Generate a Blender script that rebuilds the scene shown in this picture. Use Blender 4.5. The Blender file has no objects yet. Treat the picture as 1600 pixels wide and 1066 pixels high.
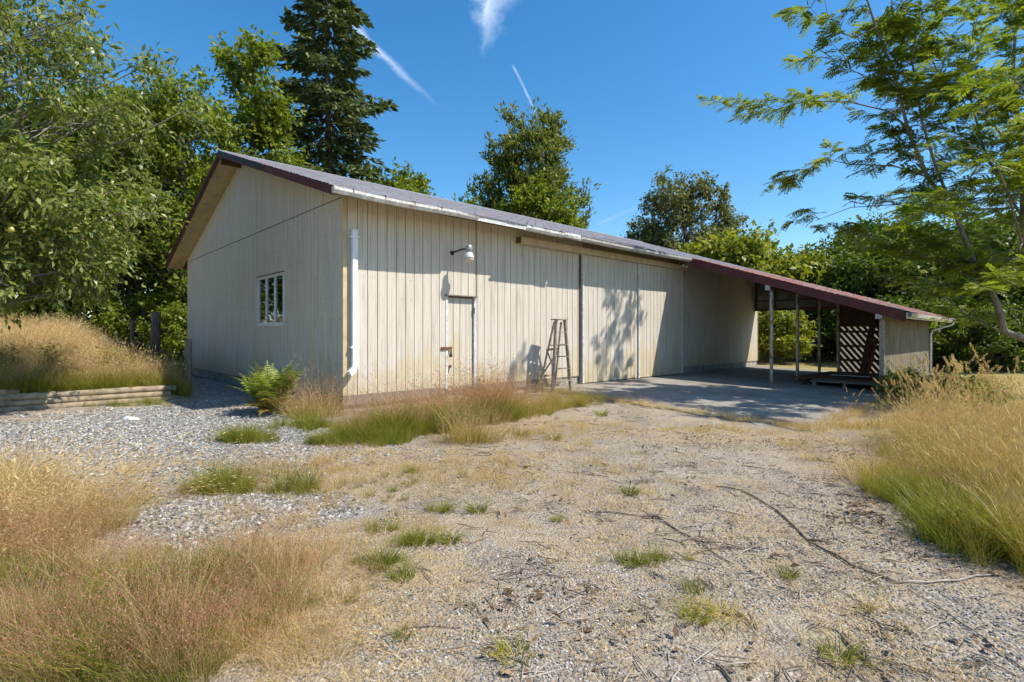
import bpy, math, random
import numpy as np
from mathutils import Vector, Matrix

# ------------------------------------------------------------------ camera, sky, sun, exposure
SC = bpy.context.scene
COL = SC.collection
F, HX, HY, CAMZ = 820.0, 800.0, 522.5, 1.5          # focal length and horizon in photo pixels
cam = bpy.data.cameras.new('camera')
camo = bpy.data.objects.new('camera', cam); COL.objects.link(camo)
camo.location = (0, 0, CAMZ); camo.rotation_euler = (math.radians(90), 0, 0)
cam.sensor_width = 36.0; cam.lens = 36.0 * F / 1600.0
cam.shift_y = -(533 - HY) / 1600.0
cam.clip_start = 0.05; cam.clip_end = 3000
SC.camera = camo

UA = math.atan2(0.68672, 0.72692)                    # heading of the barn's long side
U = np.array([math.cos(UA), math.sin(UA)]); V = np.array([-U[1], U[0]])
P0 = np.array([-3.042, 9.47])                        # near corner of the barn
SUN = np.array([1.123, -0.315, 1.50]); SUN /= np.linalg.norm(SUN)   # towards the sun
sun_el = math.asin(SUN[2]); sun_az = math.atan2(SUN[0], SUN[1])

world = bpy.data.worlds.new('World'); SC.world = world; world.use_nodes = True
wn, wl = world.node_tree.nodes, world.node_tree.links
wn.clear()
def wmath(op, a, b=None, c=None, clamp=False):
    n = wn.new('ShaderNodeMath'); n.operation = op; n.use_clamp = clamp
    for i, x in enumerate((a, b, c)):
        if x is None: continue
        if isinstance(x, (int, float)): n.inputs[i].default_value = x
        else: wl.new(x, n.inputs[i])
    return n.outputs[0]
sky = wn.new('ShaderNodeTexSky'); sky.sky_type = 'NISHITA'; sky.sun_disc = False
sky.sun_elevation = sun_el; sky.sun_rotation = sun_az
sky.air_density = 1.0; sky.dust_density = 0.45; sky.ozone_density = 2.6
sat = wn.new('ShaderNodeHueSaturation'); sat.inputs['Saturation'].default_value = 1.34
sat.inputs['Hue'].default_value = 0.495
wl.new(sky.outputs[0], sat.inputs['Color'])
tc = wn.new('ShaderNodeTexCoord'); sep = wn.new('ShaderNodeSeparateXYZ'); wl.new(tc.outputs['Generated'], sep.inputs[0])
ysafe = wmath('MAXIMUM', sep.outputs[1], 0.05)
qx = wmath('DIVIDE', sep.outputs[0], ysafe); qz = wmath('DIVIDE', sep.outputs[2], ysafe)
cn = wn.new('ShaderNodeTexNoise'); cn.inputs['Scale'].default_value = 14; cn.inputs['Detail'].default_value = 7
cn.inputs['Roughness'].default_value = 0.65
wl.new(tc.outputs['Generated'], cn.inputs['Vector'])
nz = cn.outputs[0]
def stroke(a, b, w0, w1, amp, wob):
    a = np.array([(a[0]-HX)/F, (HY-a[1])/F]); b = np.array([(b[0]-HX)/F, (HY-b[1])/F])
    L = np.linalg.norm(b-a); d = (b-a)/L; n = np.array([-d[1], d[0]])
    dx = wmath('SUBTRACT', qx, float(a[0])); dz = wmath('SUBTRACT', qz, float(a[1]))
    al = wmath('DIVIDE', wmath('ADD', wmath('MULTIPLY', dx, float(d[0])), wmath('MULTIPLY', dz, float(d[1]))), float(L))
    pe = wmath('ADD', wmath('MULTIPLY', dx, float(n[0])), wmath('MULTIPLY', dz, float(n[1])))
    pe = wmath('ABSOLUTE', wmath('ADD', pe, wmath('MULTIPLY', wmath('SUBTRACT', nz, 0.5), wob/F)))
    wd = wmath('MAXIMUM', wmath('ADD', wmath('MULTIPLY', al, (w1-w0)/F), w0/F), 0.0006)
    m = wmath('POWER', wmath('SUBTRACT', 1.0, wmath('DIVIDE', pe, wd), clamp=True), 1.5)
    e = wmath('MULTIPLY', wmath('MULTIPLY', al, 9.0, clamp=True), wmath('MULTIPLY', wmath('SUBTRACT', 1.0, al), 2.2, clamp=True))
    return wmath('MULTIPLY', wmath('MULTIPLY', m, e), wmath('MULTIPLY', wmath('POWER', nz, 1.8), amp))
m = stroke((470, -40), (690, 172), 17, 5, 1.25, 30)
m = wmath('ADD', m, stroke((800, 100), (846, 195), 2.8, 3.4, 1.5, 6))
m = wmath('ADD', m, stroke((790, -70), (752, 92), 66, 8, 1.35, 110))
m = wmath('ADD', m, stroke((930, 352), (1010, 318), 3, 7, 0.3, 6), clamp=True)
mix = wn.new('ShaderNodeMix'); mix.data_type = 'RGBA'
wl.new(m, mix.inputs[0]); wl.new(sat.outputs[0], mix.inputs[6]); mix.inputs[7].default_value = (6.6, 7.2, 8.2, 1)
bg = wn.new('ShaderNodeBackground'); bg.inputs[1].default_value = 0.15
wo = wn.new('ShaderNodeOutputWorld'); wl.new(mix.outputs[2], bg.inputs[0]); wl.new(bg.outputs[0], wo.inputs[0])

sl = bpy.data.lights.new('sun', 'SUN'); sl.energy = 5.0; sl.angle = math.radians(0.55); sl.color = (1.0, 0.94, 0.84)
so = bpy.data.objects.new('sun', sl); COL.objects.link(so)
so.rotation_euler = Vector(-SUN).to_track_quat('-Z', 'Y').to_euler(); so.location = (20, -10, 30)
SC.view_settings.view_transform = 'Standard'; SC.view_settings.look = 'None'
SC.view_settings.gamma = 1.0; SC.view_settings.use_curve_mapping = False
SC.view_settings.exposure = 0.43
SC.cycles.max_bounces = 5; SC.cycles.diffuse_bounces = 3; SC.cycles.glossy_bounces = 3; SC.cycles.transmission_bounces = 3; SC.cycles.transparent_max_bounces = 8
SC.cycles.use_adaptive_sampling = True; SC.cycles.adaptive_threshold = 0.03

# ------------------------------------------------------------------ helpers
rng = np.random.default_rng(7); random.seed(7)
def ts(x, y):
    dx, dy = x - P0[0], y - P0[1]
    return dx*U[0] + dy*U[1], dx*V[0] + dy*V[1]
def xy(t, s): return P0[0] + t*U[0] + s*V[0], P0[1] + t*U[1] + s*V[1]
def sstep(a, b, x):
    k = np.clip((x-a)/(b-a), 0, 1); return k*k*(3-2*k)
_vt = np.random.default_rng(3).random((256, 256))
def vnoise(x, y):
    x = np.asarray(x, float); y = np.asarray(y, float)
    xi = np.floor(x).astype(int); yi = np.floor(y).astype(int); fx = x-xi; fy = y-yi
    fx = fx*fx*(3-2*fx); fy = fy*fy*(3-2*fy)
    g = lambda i, j: _vt[(xi+i) % 256, (yi+j) % 256]
    return (g(0,0)*(1-fx)+g(1,0)*fx)*(1-fy) + (g(0,1)*(1-fx)+g(1,1)*fx)*fy
def fbm(x, y, o=4):
    a, r, n = 0.5, 0, 0
    for i in range(o):
        r = r + a*vnoise(x*2**i+17*i, y*2**i+31*i); n += a; a *= 0.5
    return r/n
def terrain(x, y):
    x = np.asarray(x, float); y = np.asarray(y, float)
    t, s = ts(x, y)
    z = 0.17 + 0.032*np.clip(s, -6.5, 0)
    z = z + 0.12*sstep(2, 10, s)*sstep(1.5, -1.5, t)
    bank = sstep(-1.5, -2.5, t + 0.16*np.clip(s-4, 0, 3))*sstep(3.50, 3.66, s)
    z = z + bank*(0.26 + 0.10*np.clip(s-3.6, 0, 8.5))
    z = z + 0.9*sstep(13, 22, s)*sstep(8, -2, t)*(1-bank) + 0.0*t
    inside = sstep(-0.5, 0.3, t)*sstep(-0.6, 0.2, s)*sstep(19.0, 18.2, t)*sstep(12.6, 11.7, s)
    slab = sstep(4.4, 5.3, t)*sstep(-6.9, -6.2, s)
    rough = (fbm(x*0.9, y*0.9, 3)-0.5)*0.07 + (fbm(x*5, y*5, 3)-0.5)*0.022
    return z + rough*(1-inside)*(1-0.8*slab) - 0.045*slab*(s < 0.3) - 0.1*inside
def G(px, py):
    dx, dz = (px-HX)/F, (HY-py)/F
    d = np.arange(1.0, 80, 0.02); h = CAMZ + dz*d - terrain(dx*d, d)
    k = np.argmax(h < 0); d = float(d[k]) if h.min() < 0 else 60.0
    return np.array([dx*d, d, float(terrain(dx*d, d))])
def at(px, py, d): return np.array([(px-HX)/F*d, d, CAMZ + (HY-py)/F*d])

# ---- materials
def newmat(name):
    m = bpy.data.materials.new(name); m.use_nodes = True
    return m, m.node_tree.nodes, m.node_tree.links, m.node_tree.nodes['Principled BSDF']
def ramp(N, L, fac, stops):
    r = N.new('ShaderNodeValToRGB'); L.new(fac, r.inputs[0]); e = r.color_ramp.elements
    while len(e) < len(stops): e.new(0.5)
    for k, (p, c) in enumerate(stops):
        e[k].position = p; e[k].color = (*c, 1) if len(c) == 3 else c
    return r.outputs[0]
def noise(N, L, vec, scale, detail=4, rough=0.55):
    n = N.new('ShaderNodeTexNoise'); n.inputs['Scale'].default_value = scale; n.inputs['Detail'].default_value = detail
    n.inputs['Roughness'].default_value = rough
    if vec is not None: L.new(vec, n.inputs['Vector'])
    return n.outputs[0]
def mth(N, L, op, a, b=None, clamp=False):
    n = N.new('ShaderNodeMath'); n.operation = op; n.use_clamp = clamp
    for i, x in enumerate((a, b)):
        if x is None: continue
        if isinstance(x, (int, float)): n.inputs[i].default_value = x
        else: L.new(x, n.inputs[i])
    return n.outputs[0]
def mixc(N, L, fac, a, b, mode='MIX'):
    n = N.new('ShaderNodeMix'); n.data_type = 'RGBA'; n.blend_type = mode
    for i, x in ((0, fac), (6, a), (7, b)):
        if isinstance(x, (int, float)): n.inputs[i].default_value = x
        elif isinstance(x, tuple): n.inputs[i].default_value = (*x, 1)
        else: L.new(x, n.inputs[i])
    return n.outputs[2]
def bump(N, L, h, strength, dist, B):
    b = N.new('ShaderNodeBump'); b.inputs['Strength'].default_value = strength; b.inputs['Distance'].default_value = dist
    L.new(h, b.inputs['Height']); L.new(b.outputs[0], B.inputs['Normal'])
def geopos(N): return N.new('ShaderNodeNewGeometry').outputs['Position']
def mapping(N, L, vec, scale=(1,1,1), rot=(0,0,0)):
    n = N.new('ShaderNodeMapping'); n.inputs['Scale'].default_value = scale; n.inputs['Rotation'].default_value = rot
    L.new(vec, n.inputs['Vector']); return n.outputs[0]
def plain(name, col, rough=0.7, var=0.25, scale=6, metal=0.0, bmp=0.0, stretch=(1,1,1), dark=None, spec=0.3):
    m, N, L, B = newmat(name)
    v = mapping(N, L, geopos(N), stretch)
    n = noise(N, L, v, scale, 5, 0.62)
    c2 = dark or tuple(c*(1-var)*0.9 for c in col)
    L.new(ramp(N, L, n, [(0.33, c2), (0.62, col)]), B.inputs['Base Color'])
    B.inputs['Roughness'].default_value = rough; B.inputs['Metallic'].default_value = metal
    B.inputs['Specular IOR Level'].default_value = spec
    if bmp: bump(N, L, noise(N, L, v, scale*5, 4), bmp, 0.01, B)
    return m
M = {}
M['concrete'] = plain('concrete', (0.31,0.29,0.26), 0.9, 0.35, 2.2, bmp=0.25)
M['footing'] = plain('footing_concrete', (0.42,0.38,0.31), 0.92, 0.4, 5, bmp=0.5)
M['maroon'] = plain('maroon_paint', (0.13,0.032,0.032), 0.55, 0.35, 5)
M['weathered'] = plain('weathered_wood', (0.30,0.25,0.20), 0.9, 0.5, 5, bmp=0.5, stretch=(6,6,1))
M['oldwood'] = plain('old_brown_wood', (0.17,0.105,0.065), 0.9, 0.5, 6, bmp=0.4, stretch=(4,4,1))
M['ladderwood'] = plain('ladder_wood', (0.40,0.33,0.26), 0.9, 0.4, 6, bmp=0.4, stretch=(6,6,1))
M['log'] = plain('treated_log', (0.38,0.30,0.20), 0.9, 0.5, 7, bmp=0.5, dark=(0.16,0.13,0.09))
M['redplank'] = plain('reddish_plank', (0.34,0.15,0.075), 0.85, 0.3, 6, stretch=(4,4,1))
M['greyplank'] = plain('pale_grey_board', (0.42,0.42,0.42), 0.8, 0.3, 6)
M['whitepaint'] = plain('white_paint', (0.68,0.67,0.64), 0.5, 0.25, 8)
M['whitevinyl'] = plain('white_vinyl', (0.80,0.81,0.82), 0.35, 0.08, 6)
M['gutter'] = plain('dirty_white_gutter', (0.70,0.69,0.66), 0.45, 0.2, 9, dark=(0.42,0.39,0.33))
M['oldgutter'] = plain('grey_gutter', (0.46,0.43,0.37), 0.5, 0.3, 9)
M['rust'] = plain('rusty_steel', (0.20,0.085,0.04), 0.8, 0.5, 30)
M['darkmetal'] = plain('dark_metal', (0.035,0.035,0.037), 0.5, 0.4, 20)
M['galv'] = plain('galvanised_metal', (0.42,0.42,0.42), 0.45, 0.3, 20, metal=0.5)
M['alu'] = plain('painted_aluminium', (0.72,0.74,0.76), 0.4, 0.1, 20)
M['dark'] = plain('dark_void', (0.012,0.011,0.010), 0.95, 0.3, 5)
M['soffit'] = plain('soffit_paint', (0.60,0.49,0.33), 0.75, 0.18, 4)
M['bark'] = plain('bark', (0.17,0.14,0.115), 0.95, 0.55, 6, bmp=0.8, stretch=(3,3,0.6))
M['greybark'] = plain('grey_bark', (0.27,0.235,0.20), 0.95, 0.5, 7, bmp=0.6, stretch=(3,3,0.8))
M['twig'] = plain('dry_twig', (0.22,0.165,0.12), 0.9, 0.55, 12)
M['paletwig'] = plain('bleached_wood', (0.42,0.36,0.29), 0.9, 0.4, 12)
M['white_litter'] = plain('white_litter', (0.78,0.78,0.78), 0.6, 0.1, 10)
m, N, L, B = newmat('slab_concrete'); g = geopos(N)
n1 = noise(N, L, g, 0.9, 6, 0.7); n2 = noise(N, L, g, 22, 4, 0.6)
c = mixc(N, L, 1.0, ramp(N, L, n1, [(0.3,(0.16,0.14,0.115)), (0.5,(0.265,0.24,0.205)), (0.7,(0.345,0.32,0.28))]), ramp(N, L, n2, [(0.3,(0.8,0.8,0.8)), (0.7,(1.08,1.08,1.08))]), 'MULTIPLY')
v = N.new('ShaderNodeTexVoronoi'); v.feature = 'DISTANCE_TO_EDGE'; v.inputs['Scale'].default_value = 0.32
ws = N.new('ShaderNodeVectorMath'); ws.operation = 'ADD'; L.new(g, ws.inputs[0]); nc = N.new('ShaderNodeTexNoise'); nc.inputs['Scale'].default_value = 2.5; nc.inputs['Detail'].default_value = 5; L.new(g, nc.inputs['Vector'])
L.new(nc.outputs['Color'], ws.inputs[1]); L.new(ws.outputs[0], v.inputs['Vector'])
c = mixc(N, L, ramp(N, L, v.outputs['Distance'], [(0.0,(0.8,0.8,0.8)), (0.006,(0,0,0))]), c, (0.06,0.05,0.04))
L.new(c, B.inputs['Base Color']); B.inputs['Roughness'].default_value = 0.9; bump(N, L, n2, 0.3, 0.01, B)
M['slab'] = m
# posts: flaking white paint over rust-brown
m, N, L, B = newmat('peeling_post_paint'); g = geopos(N)
n = noise(N, L, mapping(N, L, g, (3,3,1)), 4, 6, 0.7)
L.new(ramp(N, L, n, [(0.38,(0.24,0.13,0.06)), (0.48,(0.48,0.41,0.31)), (0.58,(0.62,0.58,0.51))]), B.inputs['Base Color']); B.inputs['Roughness'].default_value = 0.8
M['post'] = m
# plywood side wall, weathered streaks
m, N, L, B = newmat('weathered_plywood'); g = geopos(N)
n = noise(N, L, mapping(N, L, g, (5,5,0.45)), 3, 6, 0.7)
L.new(ramp(N, L, n, [(0.36,(0.075,0.062,0.036)), (0.54,(0.165,0.135,0.08)), (0.68,(0.36,0.33,0.28))]), B.inputs['Base Color']); B.inputs['Roughness'].default_value = 0.9
M['plywood'] = m
# translucent panel
m, N, L, B = newmat('fibreglass_panel'); g = geopos(N)
n = noise(N, L, g, 4, 5)
c = ramp(N, L, n, [(0.35,(0.20,0.18,0.15)), (0.65,(0.33,0.31,0.28))]); L.new(c, B.inputs['Base Color'])
tr = N.new('ShaderNodeBsdfTranslucent'); L.new(c, tr.inputs[0]); ms = N.new('ShaderNodeMixShader'); ms.inputs[0].default_value = 0.35
L.new(B.outputs[0], ms.inputs[1]); L.new(tr.outputs[0], ms.inputs[2]); L.new(ms.outputs[0], N['Material Output'].inputs[0])
M['fibre'] = m
m, N, L, B = newmat('pale_translucent_sheet'); B.inputs['Base Color'].default_value = (0.75,0.72,0.66,1)
tr = N.new('ShaderNodeBsdfTranslucent'); tr.inputs[0].default_value = (0.80,0.76,0.70,1); ms = N.new('ShaderNodeMixShader'); ms.inputs[0].default_value = 0.6
L.new(B.outputs[0], ms.inputs[1]); L.new(tr.outputs[0], ms.inputs[2]); L.new(ms.outputs[0], N['Material Output'].inputs[0])
M['palefibre'] = m
# window glass
m, N, L, B = newmat('window_glass')
N.remove(B); gl = N.new('ShaderNodeBsdfGlossy'); gl.inputs['Roughness'].default_value = 0.02; gl.inputs[0].default_value = (0.9,0.95,0.95,1)
tp = N.new('ShaderNodeBsdfTransparent'); tp.inputs[0].default_value = (0.75,0.8,0.78,1)
fr = N.new('ShaderNodeFresnel'); fr.inputs[0].default_value = 1.5; ms = N.new('ShaderNodeMixShader')
L.new(mth(N, L, 'ADD', mth(N, L, 'MULTIPLY', fr.outputs[0], 1.6), 0.05, True), ms.inputs[0]); L.new(tp.outputs[0], ms.inputs[1]); L.new(gl.outputs[0], ms.inputs[2]); L.new(ms.outputs[0], N['Material Output'].inputs[0])
M['glass'] = m
m, N, L, B = newmat('lamp_glass'); B.inputs['Base Color'].default_value = (0.55,0.47,0.38,1); B.inputs['Roughness'].default_value = 0.12
M['lampglass'] = m

BARN = bpy.data.objects.new('barn', None); COL.objects.link(BARN)
BARN.location = (P0[0], P0[1], 0); BARN.rotation_euler = (0, 0, UA)
def siding_mat(name, col, yellow, groove=False):
    m, N, L, B = newmat(name)
    t = N.new('ShaderNodeTexCoord'); t.object = BARN; o = t.outputs['Object']
    sx = N.new('ShaderNodeSeparateXYZ'); L.new(o, sx.inputs[0])
    # per-board tone
    oi = N.new('ShaderNodeObjectInfo')
    n1 = noise(N, L, mapping(N, L, o, (1,1,0.35)), 1.3, 5, 0.65)
    n2 = noise(N, L, mapping(N, L, o, (14,14,0.5)), 2.0, 4, 0.6)
    low = mth(N, L, 'MULTIPLY', mth(N, L, 'SUBTRACT', 1.55, sx.outputs[2]), 0.55, True)
    # worn paint: steps with the board, stronger near the ground
    f = mth(N, L, 'ADD', mth(N, L, 'ADD', mth(N, L, 'MULTIPLY', n1, 0.9), mth(N, L, 'MULTIPLY', oi.outputs['Random'], 0.10)), mth(N, L, 'MULTIPLY', low, 0.42))
    f = ramp(N, L, f, [(0.64, (0,0,0)), (0.70, (0.6,0.6,0.6)), (0.98, (1,1,1))])
    c = mixc(N, L, f, col, yellow)
    st = ramp(N, L, n2, [(0.28, (0.68,0.65,0.60)), (0.45, (0.93,0.92,0.90)), (0.65, (1.03,1.03,1.03))])
    c = mixc(N, L, 1.0, c, st, 'MULTIPLY')
    # splash dirt just above the ground
    d = mth(N, L, 'MULTIPLY', mth(N, L, 'MULTIPLY', mth(N, L, 'SUBTRACT', 1.0, sx.outputs[2]), 1.4, True), mth(N, L, 'SUBTRACT', noise(N, L, mapping(N, L, o, (6,6,2)), 2.5, 6, 0.7), 0.42), True)
    c = mixc(N, L, mth(N, L, 'MULTIPLY', d, 1.6, True), c, (0.24,0.20,0.14))
    if groove: c = mixc(N, L, 1.0, c, (0.55,0.50,0.42), 'MULTIPLY')  # groove shade, along with some dirt, darkened into the backing colour
    L.new(c, B.inputs['Base Color']); B.inputs['Roughness'].default_value = 0.72; B.inputs['Specular IOR Level'].default_value = 0.25
    # fine ribs pressed into the sheet
    w = mth(N, L, 'ADD', sx.outputs[0], sx.outputs[1])
    w = mth(N, L, 'SINE', mth(N, L, 'MULTIPLY', w, 2*math.pi/0.0508))
    h = mth(N, L, 'ADD', mth(N, L, 'MULTIPLY', w, 0.5), mth(N, L, 'MULTIPLY', n2, 0.6))
    bump(N, L, h, 0.35, 0.006, B)
    return m
M['siding'] = siding_mat('beige_siding', (0.60,0.545,0.465), (0.57,0.47,0.30))
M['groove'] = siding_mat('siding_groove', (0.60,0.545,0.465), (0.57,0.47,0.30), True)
M['siding_trim'] = plain('yellowed_trim', (0.60,0.48,0.28), 0.7, 0.2, 5)
# roof
def roof_mat(name, grey, red, thr):
    m, N, L, B = newmat(name)
    t = N.new('ShaderNodeTexCoord'); t.object = BARN; o = t.outputs['Object']
    n = noise(N, L, o, 1.1, 6, 0.7); a = N.new('ShaderNodeAttribute'); a.attribute_name = 'rnd'
    f = mth(N, L, 'ADD', n, mth(N, L, 'MULTIPLY', a.outputs['Fac'], 0.16))
    c = ramp(N, L, f, [(thr-0.05, grey), (thr+0.05, red)])
    k = ramp(N, L, a.outputs['Fac'], [(0, (0.62,0.62,0.64)), (1, (1,1,1))])
    c = mixc(N, L, 1.0, c, k, 'MULTIPLY')
    L.new(c, B.inputs['Base Color']); B.inputs['Roughness'].default_value = 0.6; B.inputs['Specular IOR Level'].default_value = 0.35
    bump(N, L, noise(N, L, o, 60, 3), 0.3, 0.004, B)
    return m
M['shingle'] = roof_mat('grey_shingle', (0.155,0.16,0.195), (0.20,0.085,0.07), 0.70)
M['shingle_red'] = roof_mat('red_worn_shingle', (0.23,0.22,0.21), (0.27,0.095,0.07), 0.53)
M['deck'] = plain('roof_deck', (0.14,0.10,0.07), 0.9, 0.4, 6)

def leaf_mat(name, stops, trans=0.38, rough=0.5, obj_random=0.0):
    m, N, L, B = newmat(name)
    a = N.new('ShaderNodeAttribute'); a.attribute_name = 'rnd'; f = a.outputs['Fac']
    if obj_random:
        oi = N.new('ShaderNodeObjectInfo'); f = mth(N, L, 'ADD', mth(N, L, 'MULTIPLY', f, 1-obj_random), mth(N, L, 'MULTIPLY', oi.outputs['Random'], obj_random))
    c = ramp(N, L, f, stops); L.new(c, B.inputs['Base Color']); B.inputs['Roughness'].default_value = rough
    B.inputs['Specular IOR Level'].default_value = 0.35
    tr = N.new('ShaderNodeBsdfTranslucent'); L.new(mixc(N, L, 1.0, c, (1.5,1.5,0.7), 'MULTIPLY'), tr.inputs[0])
    ms = N.new('ShaderNodeMixShader'); ms.inputs[0].default_value = trans
    L.new(B.outputs[0], ms.inputs[1]); L.new(tr.outputs[0], ms.inputs[2]); L.new(ms.outputs[0], N['Material Output'].inputs[0])
    return m
M['leaf_mid'] = leaf_mat('green_leaf', [(0,(0.065,0.10,0.010)), (0.55,(0.165,0.21,0.020)), (1,(0.31,0.33,0.035))])
M['leaf_dark'] = leaf_mat('dark_green_leaf', [(0,(0.040,0.072,0.011)), (0.6,(0.10,0.145,0.018)), (1,(0.19,0.225,0.03))])
M['leaf_yellow'] = leaf_mat('yellow_green_leaf', [(0,(0.10,0.13,0.014)), (0.5,(0.21,0.235,0.024)), (1,(0.37,0.36,0.05))])
M['leaf_apple'] = leaf_mat('apple_leaf', [(0,(0.08,0.12,0.026)), (0.5,(0.18,0.225,0.05)), (1,(0.38,0.39,0.15))], rough=0.32)
M['leaf_grey'] = leaf_mat('grey_green_leaf', [(0,(0.06,0.075,0.028)), (0.5,(0.13,0.14,0.055)), (1,(0.24,0.24,0.11))])
M['leaf_olive'] = leaf_mat('olive_leaf', [(0,(0.06,0.08,0.016)), (0.5,(0.14,0.165,0.034)), (1,(0.26,0.275,0.075))])
M['needle'] = leaf_mat('fir_needles', [(0,(0.05,0.078,0.03)), (0.6,(0.13,0.165,0.062)), (1,(0.24,0.265,0.11))], 0.15)
M['leaf_locust'] = leaf_mat('locust_leaf', [(0,(0.075,0.12,0.014)), (0.5,(0.16,0.215,0.022)), (1,(0.29,0.31,0.04))], 0.48)
M['fern'] = leaf_mat('fern_frond_green', [(0,(0.13,0.18,0.025)), (1,(0.29,0.33,0.06))], 0.3)
M['fern_dry'] = leaf_mat('fern_frond_yellowing', [(0,(0.22,0.15,0.04)), (1,(0.36,0.30,0.07))], 0.3)
M['g_green'] = leaf_mat('green_grass', [(0,(0.10,0.13,0.014)), (0.5,(0.21,0.22,0.024)), (1,(0.40,0.34,0.07))], 0.35, 0.5, 0.55)
M['g_yellow'] = leaf_mat('yellowing_grass', [(0,(0.16,0.165,0.015)), (0.5,(0.32,0.28,0.035)), (1,(0.54,0.41,0.11))], 0.35, 0.5, 0.55)
M['g_straw'] = leaf_mat('straw_grass', [(0,(0.38,0.25,0.105)), (0.5,(0.57,0.41,0.20)), (1,(0.76,0.61,0.36))], 0.3, 0.55, 0.5)
M['g_pink'] = leaf_mat('pink_panicle', [(0,(0.25,0.09,0.07)), (0.5,(0.42,0.18,0.13)), (1,(0.58,0.33,0.23))], 0.35, 0.6, 0.5)
M['apple'] = plain('green_apple', (0.42,0.44,0.13), 0.35, 0.25, 10, dark=(0.46,0.33,0.12))
# ground
m, N, L, B = newmat('driveway_ground'); g = geopos(N)
def attr(nm):
    a = N.new('ShaderNodeAttribute'); a.attribute_name = nm; return a.outputs['Fac']
def voro(scale):
    v = N.new('ShaderNodeTexVoronoi'); v.inputs['Scale'].default_value = scale; L.new(g, v.inputs['Vector']); return v
v1 = voro(55); v2 = voro(26); v3 = voro(130)
def cellval(v):
    s = N.new('ShaderNodeSeparateColor'); L.new(v.outputs['Color'], s.inputs[0]); return s.outputs[0]
fine = mixc(N, L, 0.5, ramp(N, L, cellval(v1), [(0,(0.19,0.155,0.12)), (0.55,(0.33,0.28,0.22)), (0.9,(0.43,0.38,0.31)), (1,(0.58,0.54,0.47))]),
            ramp(N, L, cellval(v3), [(0,(0.20,0.17,0.135)), (1,(0.46,0.40,0.325))]))
big = noise(N, L, g, 1.6, 5, 0.6)
fine = mixc(N, L, 1.0, fine, ramp(N, L, big, [(0.3,(0.68,0.64,0.58)), (0.5,(0.97,0.94,0.90)), (0.7,(1.15,1.11,1.05))]), 'MULTIPLY')
coarse = ramp(N, L, cellval(v2), [(0,(0.15,0.145,0.14)), (0.5,(0.28,0.27,0.26)), (0.85,(0.39,0.38,0.365)), (1,(0.56,0.54,0.51))])
col = mixc(N, L, attr('coarse'), fine, coarse)
strawn = noise(N, L, g, 38, 5, 0.75)
sc = ramp(N, L, strawn, [(0.3,(0.19,0.145,0.095)), (0.5,(0.34,0.265,0.175)), (0.72,(0.49,0.40,0.28))])
sm = mth(N, L, 'ADD', attr('straw'), mth(N, L, 'MULTIPLY', mth(N, L, 'SUBTRACT', noise(N, L, g, 9, 6, 0.75), 0.5), 1.9))
col = mixc(N, L, ramp(N, L, sm, [(0.42,(0,0,0)), (0.62,(0.9,0.9,0.9))]), col, sc)
lawn = ramp(N, L, noise(N, L, g, 7, 6, 0.75), [(0.32,(0.16,0.155,0.045)), (0.5,(0.31,0.26,0.10)), (0.68,(0.42,0.34,0.16))])
col = mixc(N, L, attr('lawn'), col, lawn)
soil = ramp(N, L, noise(N, L, g, 12, 6, 0.7), [(0.3,(0.05,0.038,0.026)), (0.7,(0.115,0.085,0.055))])
col = mixc(N, L, attr('soil'), col, soil)
L.new(col, B.inputs['Base Color']); B.inputs['Roughness'].default_value = 0.93; B.inputs['Specular IOR Level'].default_value = 0.15
hh = mth(N, L, 'ADD', mth(N, L, 'MULTIPLY', v1.outputs['Distance'], -0.7), mth(N, L, 'MULTIPLY', v2.outputs['Distance'], mth(N, L, 'MULTIPLY', attr('coarse'), -1.6)))
hh = mth(N, L, 'ADD', hh, mth(N, L, 'MULTIPLY', strawn, 0.5))
bump(N, L, hh, 0.9, 0.02, B)
M['ground'] = m
def stone_mat(name, stops):
    m, N, L, B = newmat(name); oi = N.new('ShaderNodeObjectInfo')
    c = ramp(N, L, oi.outputs['Random'], stops)
    n = noise(N, L, geopos(N), 90, 3); c = mixc(N, L, 1.0, c, ramp(N, L, n, [(0.3,(0.75,0.75,0.75)), (0.7,(1.1,1.1,1.1))]), 'MULTIPLY')
    L.new(c, B.inputs['Base Color']); B.inputs['Roughness'].default_value = 0.85; return m
M['stone'] = stone_mat('gravel_stone', [(0,(0.16,0.145,0.125)), (0.5,(0.30,0.275,0.245)), (0.85,(0.43,0.40,0.36)), (1,(0.66,0.63,0.58))])

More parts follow.
